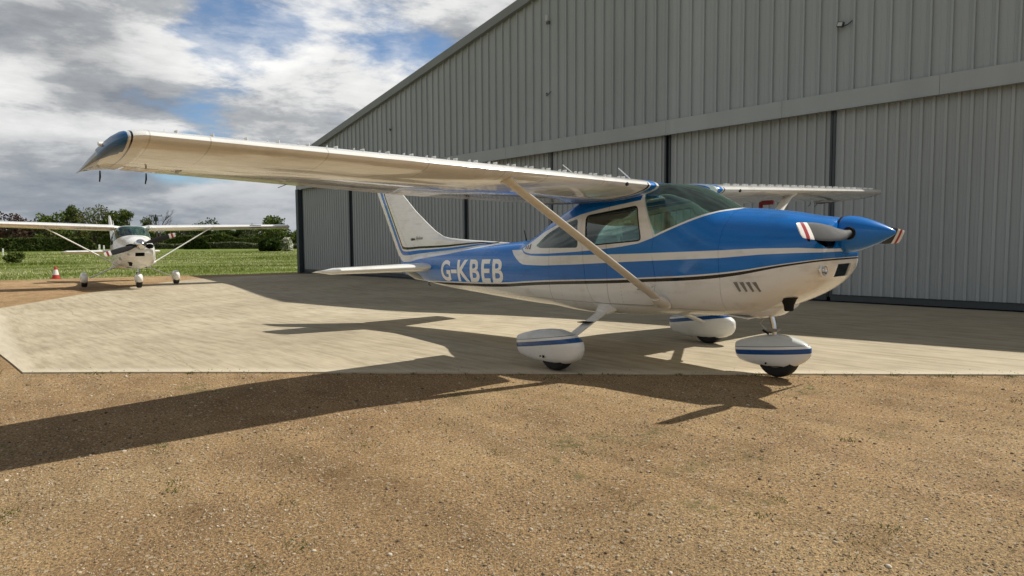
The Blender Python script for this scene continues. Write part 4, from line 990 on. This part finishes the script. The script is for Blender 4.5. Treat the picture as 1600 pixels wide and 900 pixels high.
def leafmat(name,cs,tr=.25,NS=.9,sc_=(1,1,1),rw=.55,nw=.5):
    m=bpy.data.materials.new(name); m.use_nodes=True; m.node_tree.nodes.clear(); g=G(m.node_tree)
    ge=g.n('ShaderNodeNewGeometry'); co=g.coord(); nn=g.noise(g.map(co,sc_),NS,4,.65)
    f=g.math('ADD',g.math('MULTIPLY',ge.outputs['Random Per Island'],rw),g.math('MULTIPLY',nn,nw)); c=g.ramp(f,*cs)
    d=g.n('ShaderNodeBsdfDiffuse'); g.link(c,d.inputs[0]); t=g.n('ShaderNodeBsdfTranslucent'); g.link(c,t.inputs[0]); mx=g.n('ShaderNodeMixShader'); mx.inputs[0].default_value=tr
    g.link(d.outputs[0],mx.inputs[1]); g.link(t.outputs[0],mx.inputs[2]); o=g.n('ShaderNodeOutputMaterial'); g.link(mx.outputs[0],o.inputs[0]); return m
M['grass']=leafmat('grass_blades',NS=.30,sc_=(1,.30,1),rw=.28,nw=.85,cs=[(.38,(.080,.120,.020)),(.49,(.17,.22,.045)),(.59,(.31,.34,.10)),(.69,(.62,.61,.36))],tr=.35)
M['weed']=leafmat('weed_blades',[(.2,(.055,.080,.020)),(.6,(.105,.135,.032)),(.9,(.19,.19,.065))],.2)
# meadow blades from the gravel edge outwards
N=150000; x,y,d=view_points(N,29,100,-2,46,.75)
edge=np.array([xe(b) for b in y]); k=(x<edge-rng.random(len(x))*.35)
x,y,d=x[k],y[k],d[k]; n=len(x); band=np.sin(x*.9+np.sin(y*.25)*2)+np.sin(x*.33+1.1)+.6*np.sin(y*.7+x*.4); tall=1+.45*np.clip(band,-1.2,1.6)
h=(.03+.05*rng.random(n))*tall*(1+d/160); wd=.012+.00050*d*(.6+rng.random(n)*.8); zz=np.array([rise(a,b) for a,b in zip(x,y)])
go=blade_mesh('meadow_grass',blades(x,y,zz,h,wd,rng.uniform(.2,.9,n)),M['grass']); tagp(go,'tall green meadow grass growing beyond the gravel','grass' if 0 else None,kind='stuff')
# weeds in the gravel: clumps and the green strip beside the slab corner
C_=[(-4.4,-5.98,.30,260),(-5.1,-6.08,.45,420),(-5.9,-6.15,.5,420),(-6.6,-6.5,.5,260),(-4.0,-6.0,.2,60)]
for i in range(46):
    a,b,_=view_points(1,2.6,9,-44,40); a,b=float(a[0]),float(b[0])
    if side_of_slab(a,b)>.12: C_.append((a,b,.06+.10*rng.random(),int(14+50*rng.random())))
for i in range(60):
    t=rng.uniform(.2,14); q=near_a+nd_*t; C_.append((q.x+nd_.y*.03,q.y-nd_.x*.03,.05+.12*rng.random()**2,int(6+22*rng.random())))
X=[];Y=[];TL=[]
for ic,(a,b,r,c) in enumerate(C_):
    TL.append(np.full(c,3.2 if ic<5 else rng.uniform(.7,1.7)))
    X.append(a+rng.normal(0,r*.5,c)); Y.append(b+rng.normal(0,r*.35,c))
X=np.concatenate(X);Y=np.concatenate(Y); TL=np.concatenate(TL); k=(side_of_slab(X,Y)>.015)|(Y<-5.9); X,Y,TL=X[k],Y[k],TL[k]; n=len(X)
zz=np.array([dipz(a,b)*.9-.018 for a,b in zip(X,Y)]); d=np.hypot(X-CAM.x,Y-CAM.y)
wo=blade_mesh('gravel_weeds',blades(X,Y,zz,TL*(.006+.018*rng.random(n))*np.clip(d/6,.5,1.5),(.002+.0006*d)*1.2,rng.uniform(.6,1.6,n)),M['weed']); tagp(wo,'thin weeds and moss coming up through the gravel',kind='stuff')

# ---------------- vegetation
def at(px,dist,z=None):
    """ground point in the direction of image column px at this distance"""
    a=YAW-math.atan((px-800)/1009.437); x=CAM.x+dist*math.cos(a); y=CAM.y+dist*math.sin(a); return Vector((x,y,rise(x,y) if z is None else z))
def leaf_cloud(centers,radii,count,size,squash=.8,hollow=.35):
    C=np.array(centers);Rr=np.array(radii); w=Rr**2; w/=w.sum(); idx=rng.choice(len(C),count,p=w)
    u=rng.normal(size=(count,3)); u/=np.linalg.norm(u,axis=1)[:,None]; r=(hollow+(1-hollow)*rng.random(count)**.5)*(1+rng.normal(0,.08,count)); p=C[idx]+u*(Rr[idx]*r)[:,None]*np.array([1,1,squash])
    a=rng.normal(size=(count,3)); a/=np.linalg.norm(a,axis=1)[:,None]; b=np.cross(a,rng.normal(size=(count,3))); b/=np.linalg.norm(b,axis=1)[:,None]; s=(size*rng.uniform(.6,1.4,count))[:,None]
    return np.stack([p-a*s-b*s*.6,p+a*s*.2-b*s,p+a*s,p-a*s*.1+b*s],1)
def cloud_mesh(name,Q,ms,par=None):
    n=len(Q); return link(name,quads_mesh(name,Q.reshape(-1,3),(4*np.arange(n)[:,None]+np.arange(4)[None])),par,[ms])
LM={'oak':leafmat('oak_leaves',[(.2,(.050,.075,.022)),(.55,(.10,.135,.036)),(.9,(.17,.195,.06))]),
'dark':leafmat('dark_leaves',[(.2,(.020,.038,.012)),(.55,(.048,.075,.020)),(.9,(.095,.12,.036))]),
'olive':leafmat('olive_leaves',[(.2,(.055,.062,.018)),(.6,(.11,.115,.034)),(.9,(.18,.17,.06))]),
'pale':leafmat('pale_leaves',[(.2,(.085,.105,.055)),(.6,(.16,.18,.10)),(.9,(.25,.26,.16))]),
'brown':leafmat('brown_twigs',[(.2,(.05,.030,.022)),(.6,(.095,.06,.045)),(.9,(.14,.10,.075))]),
'red':leafmat('copper_leaves',[(.2,(.05,.022,.015)),(.6,(.09,.042,.028)),(.9,(.14,.08,.05))]),
'hedge':leafmat('hedge_leaves',[(.2,(.040,.062,.020)),(.55,(.085,.115,.034)),(.9,(.15,.17,.060))]),
'mid':leafmat('hedgerow_leaves',[(.2,(.075,.10,.035)),(.55,(.13,.165,.055)),(.9,(.21,.23,.09))]),
'blossom':leafmat('hawthorn_blossom',[(.30,(.08,.11,.035)),(.42,(.30,.32,.20)),(.55,(.72,.71,.64))])}
M['bark']=simple('bark',(.055,.045,.035),.95,bmp=.02,scale=9)
def limbs(base,h,spread,seed,depth=3,r0=.22,n0=3,up=.75):
    rd=random.Random(seed); V=[];Fc=[]; ends=[]
    def seg(p,q,ra,rb):
        t=(q-p).normalized(); a=Vector((1,0,0)) if abs(t.x)<.8 else Vector((0,1,0)); u=t.cross(a).normalized(); v=t.cross(u); o=len(V)
        for P_,r in ((p,ra),(q,rb)):
            for k in range(5): an=2*math.pi*k/5; V.append(P_+u*r*math.cos(an)+v*r*math.sin(an))
        for k in range(5): Fc.append((o+k,o+(k+1)%5,o+5+(k+1)%5,o+5+k))
    def grow(p,dv,l,r,dp):
        q=p+dv*l*.5+Vector((rd.uniform(-.06,.06),rd.uniform(-.06,.06),0))*l; e=q+(dv+Vector((rd.uniform(-.2,.2),rd.uniform(-.2,.2),rd.uniform(-.05,.2)))).normalized()*l*.5
        seg(p,q,r,r*.82); seg(q,e,r*.82,r*.6)
        if dp==0: ends.append(e); return
        for i in range(n0 if dp>1 else n0+1):
            an=rd.uniform(0,6.28); s=rd.uniform(.5,1)*spread; nv=(dv*up+Vector((math.cos(an)*s,math.sin(an)*s,rd.uniform(-.1,.35)))).normalized(); grow(e if i<2 else q,nv,l*rd.uniform(.55,.78),r*.58,dp-1)
    grow(base,Vector((rd.uniform(-.08,.08),rd.uniform(-.08,.08),1)).normalized(),h*.36,r0,depth); return V,Fc,ends
def tree(px,dist,h,wd,kind,label,group,name='tree',leaves=1500,sz=.20,seed=0,base=0,clump=26,trunkh=.3,squash=.8):
    b=at(px,dist); o=bpy.data.objects.new(name,None); col.objects.link(o); o.location=b; tagp(o,label,'tree',group)
    rd=random.Random(seed+int(px)); V,Fc,ends=limbs(Vector((0,0,-.1)),h,.75,seed+int(px),2,r0=.035*h)
    link('trunk',mesh('trunk',V,Fc),o,[M['bark']],60)
    cs=[];rr=[]
    for i in range(clump):
        an=rd.uniform(0,6.28); q=rd.random()**.5; zt=rd.uniform(0,1); prof=math.sin(math.pi*min(1,.12+.80*zt))**.6
        z=h*(trunkh+(1-trunkh)*zt*.86); rad=wd/2*prof*q*.82; cs.append((rad*math.cos(an),rad*math.sin(an),z)); rr.append(wd*rd.uniform(.11,.19))
    cloud_mesh('crown',leaf_cloud(cs,rr,leaves,sz,squash),LM[kind],o); return o
def bare(px,dist,h,label,seed,group=None,depth=5,kind=None,leaves=0,wd=3):
    b=at(px,dist); o=bpy.data.objects.new('bare_tree',None); col.objects.link(o); o.location=b; tagp(o,label,'tree',group)
    V,Fc,ends=limbs(Vector((0,0,-.1)),h*.95,.62,seed,depth,r0=.022*h,n0=3,up=.9); link('trunk',mesh('trunk',V,Fc),o,[M['bark']],60)
    if kind:
        E_=np.array([tuple(e) for e in ends]); k=rng.choice(len(E_),leaves); cloud_mesh('crown',leaf_cloud(E_,np.full(len(E_),.35),leaves,.10,1,0),LM[kind],o)
    return o
def hedge(name,label,cat,px0,px1,d0,d1,h,depth,kind,count,sz=.16,wave=.15,top=None,zoff=0,group=None):
    a=at(px0,d0); b=at(px1,d1); L=(b-a); ln=L.length; u=L.normalized(); nrm=Vector((-u.y,u.x,0)).normalized()
    if nrm.dot(a-CAM)<0: nrm=-nrm
    t=rng.random(count); dz=rng.random(count); w=rng.random(count)
    face=rng.random(count); hh=h*(1+wave*(np.sin(t*ln*.35+px0)+.6*np.sin(t*ln*.9+1))*.5+rng.normal(0,.03,count))
    endf=np.clip(np.minimum(t,1-t)*ln/1.2,.0,1)**.35; hh=hh*endf
    z=np.where(face<.35,hh,dz*hh); off=np.where(face<.35,w*depth,rng.random(count)*.35+np.where(face>.9,depth,0))+.25*np.sin(t*ln*.6+2)
    P=np.array(tuple(a))[None]+t[:,None]*np.array(tuple(L))[None]+off[:,None]*np.array(tuple(nrm))[None]; P[:,2]=a.z+(b.z-a.z)*t+z+zoff
    q=rng.normal(size=(count,3)); q/=np.linalg.norm(q,axis=1)[:,None]; r=np.cross(q,rng.normal(size=(count,3))); r/=np.linalg.norm(r,axis=1)[:,None]; s=(sz*rng.uniform(.6,1.4,count))[:,None]
    Q=np.stack([P-q*s,P-r*s,P+q*s,P+r*s],1); Q-=np.array(tuple(a))
    o=cloud_mesh(name,Q,LM[kind]); o.location=a; coreh=h*.74
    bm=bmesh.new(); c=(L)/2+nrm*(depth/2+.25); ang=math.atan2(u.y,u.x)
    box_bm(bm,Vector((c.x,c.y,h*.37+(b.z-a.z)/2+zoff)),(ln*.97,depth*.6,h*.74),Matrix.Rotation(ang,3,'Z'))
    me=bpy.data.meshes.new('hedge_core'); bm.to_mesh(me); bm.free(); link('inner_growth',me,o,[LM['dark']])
    tagp(o,label,cat,group); return o
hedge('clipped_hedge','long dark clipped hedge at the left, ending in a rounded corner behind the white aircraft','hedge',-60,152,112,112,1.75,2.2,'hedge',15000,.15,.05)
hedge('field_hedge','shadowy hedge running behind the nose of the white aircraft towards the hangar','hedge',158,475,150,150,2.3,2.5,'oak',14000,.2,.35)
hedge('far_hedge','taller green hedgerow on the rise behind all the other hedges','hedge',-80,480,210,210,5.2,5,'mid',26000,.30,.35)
hedge('rough_grass_bank','pale rough grass bank at the foot of the right-hand hedge','bank',236,470,128,118,.95,1.6,'pale',9000,.13,.3)
hedge('bramble_patch','low dark bramble patch on the grass bank, left of the round dark bush','bush',290,330,120,120,1.5,1.5,'dark',2500,.13,.3)
def bush(px,dist,h,wd,kind,label,leaves=2600,sz=.14,cat='bush',name='bush',n=16):
    b=at(px,dist); rd=random.Random(int(px*7)); cs=[];rr=[]
    for i in range(n):
        an=rd.uniform(0,6.28); q=rd.random()**.5*wd*.33; cs.append((q*math.cos(an),q*math.sin(an),h*rd.uniform(.15,.72))); rr.append(min(wd,h)*rd.uniform(.22,.30))
    o=cloud_mesh(name,leaf_cloud(cs,rr,leaves,sz),LM[kind]); o.location=b
    tagp(o,label,cat); return o
bush(425,98,2.15,3.9,'dark','big rounded dark bush standing in the meadow left of the hangar corner',5200,n=26)
bush(446,99,2.15,2.4,'blossom','bush covered in white blossom beside the dark rounded bush',3400,.11,name='blossoming_bush')
bush(25,60,1.05,1.5,'oak','small scrubby bush in the long grass at the far left',1200,.07)
G1='trees along the skyline beyond the meadow'
T=[(2,170,8.2,6,'red','reddish-brown bare tree at the far left edge of the skyline'),(22,165,8.2,6,'brown','brownish thicket tree second from the left edge'),
(47,168,7.6,6,'brown','grey-brown budding tree left of the round green tree'),(66,172,7.0,6,'olive','low olive tree close to the round green tree'),
(83,150,7.4,6.6,'oak','round dense dark-green tree above the left wing of the white aircraft'),(150,165,10.4,8,'pale','tall pale-green loose tree left of the white aircraft fin'),
(128,158,8.6,7,'olive','olive-green rounded tree in front of the pale loose one'),(172,165,10.2,6,'olive','tall dark tree directly behind the white aircraft fin'),(188,160,8.6,6,'oak','shorter dense tree right of the white aircraft fin'),
(328,165,6.6,8.2,'dark','wide low dark tree above the right wing of the white aircraft'),(355,170,6.0,2.6,'dark','narrow pointed dark tree between two wider ones'),(376,175,5.4,4,'dark','small dark rounded tree left of the grey-green one'),
(392,172,6.5,4.6,'pale','grey-green hazy tree left of the big round tree by the hangar'),(432,140,6.9,6.6,'oak','big round green tree closest to the hangar corner')]
for px,dd,h,wd,k,lb in T: tree(px,dd,h,wd,k,lb,G1,leaves=2000 if k in('oak','dark') else 1100,sz=.17,seed=3,trunkh=.12,clump=30)
for px,h,wd,k,lb in ((108,10.2,6.5,'oak','airy spreading tree whose open twigs stand left of the pale loose tree'),(212,10.0,7.0,'oak','airy spreading tree to the right of the fin of the white aircraft')):
    bare(px,152,h*.9,lb,int(px),G1,5,'oak',2600)
bare(253,150,8.4,'tall leafless tree beside the utility pole',12,G1,6)
bare(297,165,6.6,'small grey leafless tree between the pole and the wide dark tree',15,G1,6)
# utility pole
b=at(247,140); o=bpy.data.objects.new('utility_pole',None); col.objects.link(o); o.location=b; tagp(o,'wooden utility pole with a crossarm, beside the leafless tree','pole')
tube('pole',[(0,0,-.2),(0,0,6.5)],[.16,.11],M['bark'],o,10); 
rz=Matrix.Rotation(YAW,3,'Z')
for z in (6.2,): box('crossarm',(0,0,z),(.12,2.4,.14),M['bark'],o,rz)
v=rz@Vector((0,1,0))
for q in (-1.1,0,1.1): tube('insulator',[Vector((0,0,6.3))+v*q,Vector((0,0,6.5))+v*q],.06,M['steel'],o,8)
box('transformer',(0,0,5.6),(.5,.7,.8),M['rail'],o,rz,.05)
# white post at far left and two pale markers by the hedge end
def marker(px,dist,h,label,w=.25):
    b=at(px,dist); bm=bmesh.new(); box_bm(bm,Vector((0,0,h/2)),(w,w,h)); bmesh.ops.bevel(bm,geom=bm.edges[:],offset=w*.15,segments=1,affect='EDGES'); box_bm(bm,Vector((0,0,h*.5)),(w*1.12,w*1.12,h*.12))
    me=bpy.data.meshes.new('marker_post'); bm.to_mesh(me); bm.free(); o=link('marker_post',me,None,[M['white']],30); o.location=b; tagp(o,label,'post')
marker(6.5,88,.75,'small white marker post in the grass at the far left',.14)
marker(157,108,.95,'pale marker post right of the end of the clipped hedge',.22); marker(164,112,.8,'second, shorter pale marker post next to the wing root of the white aircraft',.2)
# traffic cone
cz=at(87,35.2,0); cx_=cz.x; o=bpy.data.objects.new('traffic_cone',None); col.objects.link(o); o.location=(cz.x,cz.y,-.07); tagp(o,'red and white traffic cone at the edge of the grass','traffic cone')
M['conered']=simple('cone_red',(.42,.035,.02),.6); M['conewhite']=simple('cone_band',(.72,.72,.70),.5)
box('base',(0,0,.02),(.42,.42,.04),M['conered'],o,bev=.01)
cone=lathe('cone_body',[(.04,.155),(.07,.150),(.20,.122)],M['conered'],o,axis='z',c=(0,0,0),n=24)
lathe('white_band',[(.20,.124),(.43,.075),(.431,.06)],M['conewhite'],o,axis='z',n=24); lathe('cone_top',[(.43,.072),(.58,.036),(.585,.02)],M['conered'],o,axis='z',n=24)
# landing lamp panel on the wing of the white aircraft
box('landing_light_panel',(.655,4.02,wz(4.02)+.005),(.03,.42,.085),M['rail'],[q for q in p2.children if q.name.startswith('wing') and 'strut' not in q.name][1],None,.01)
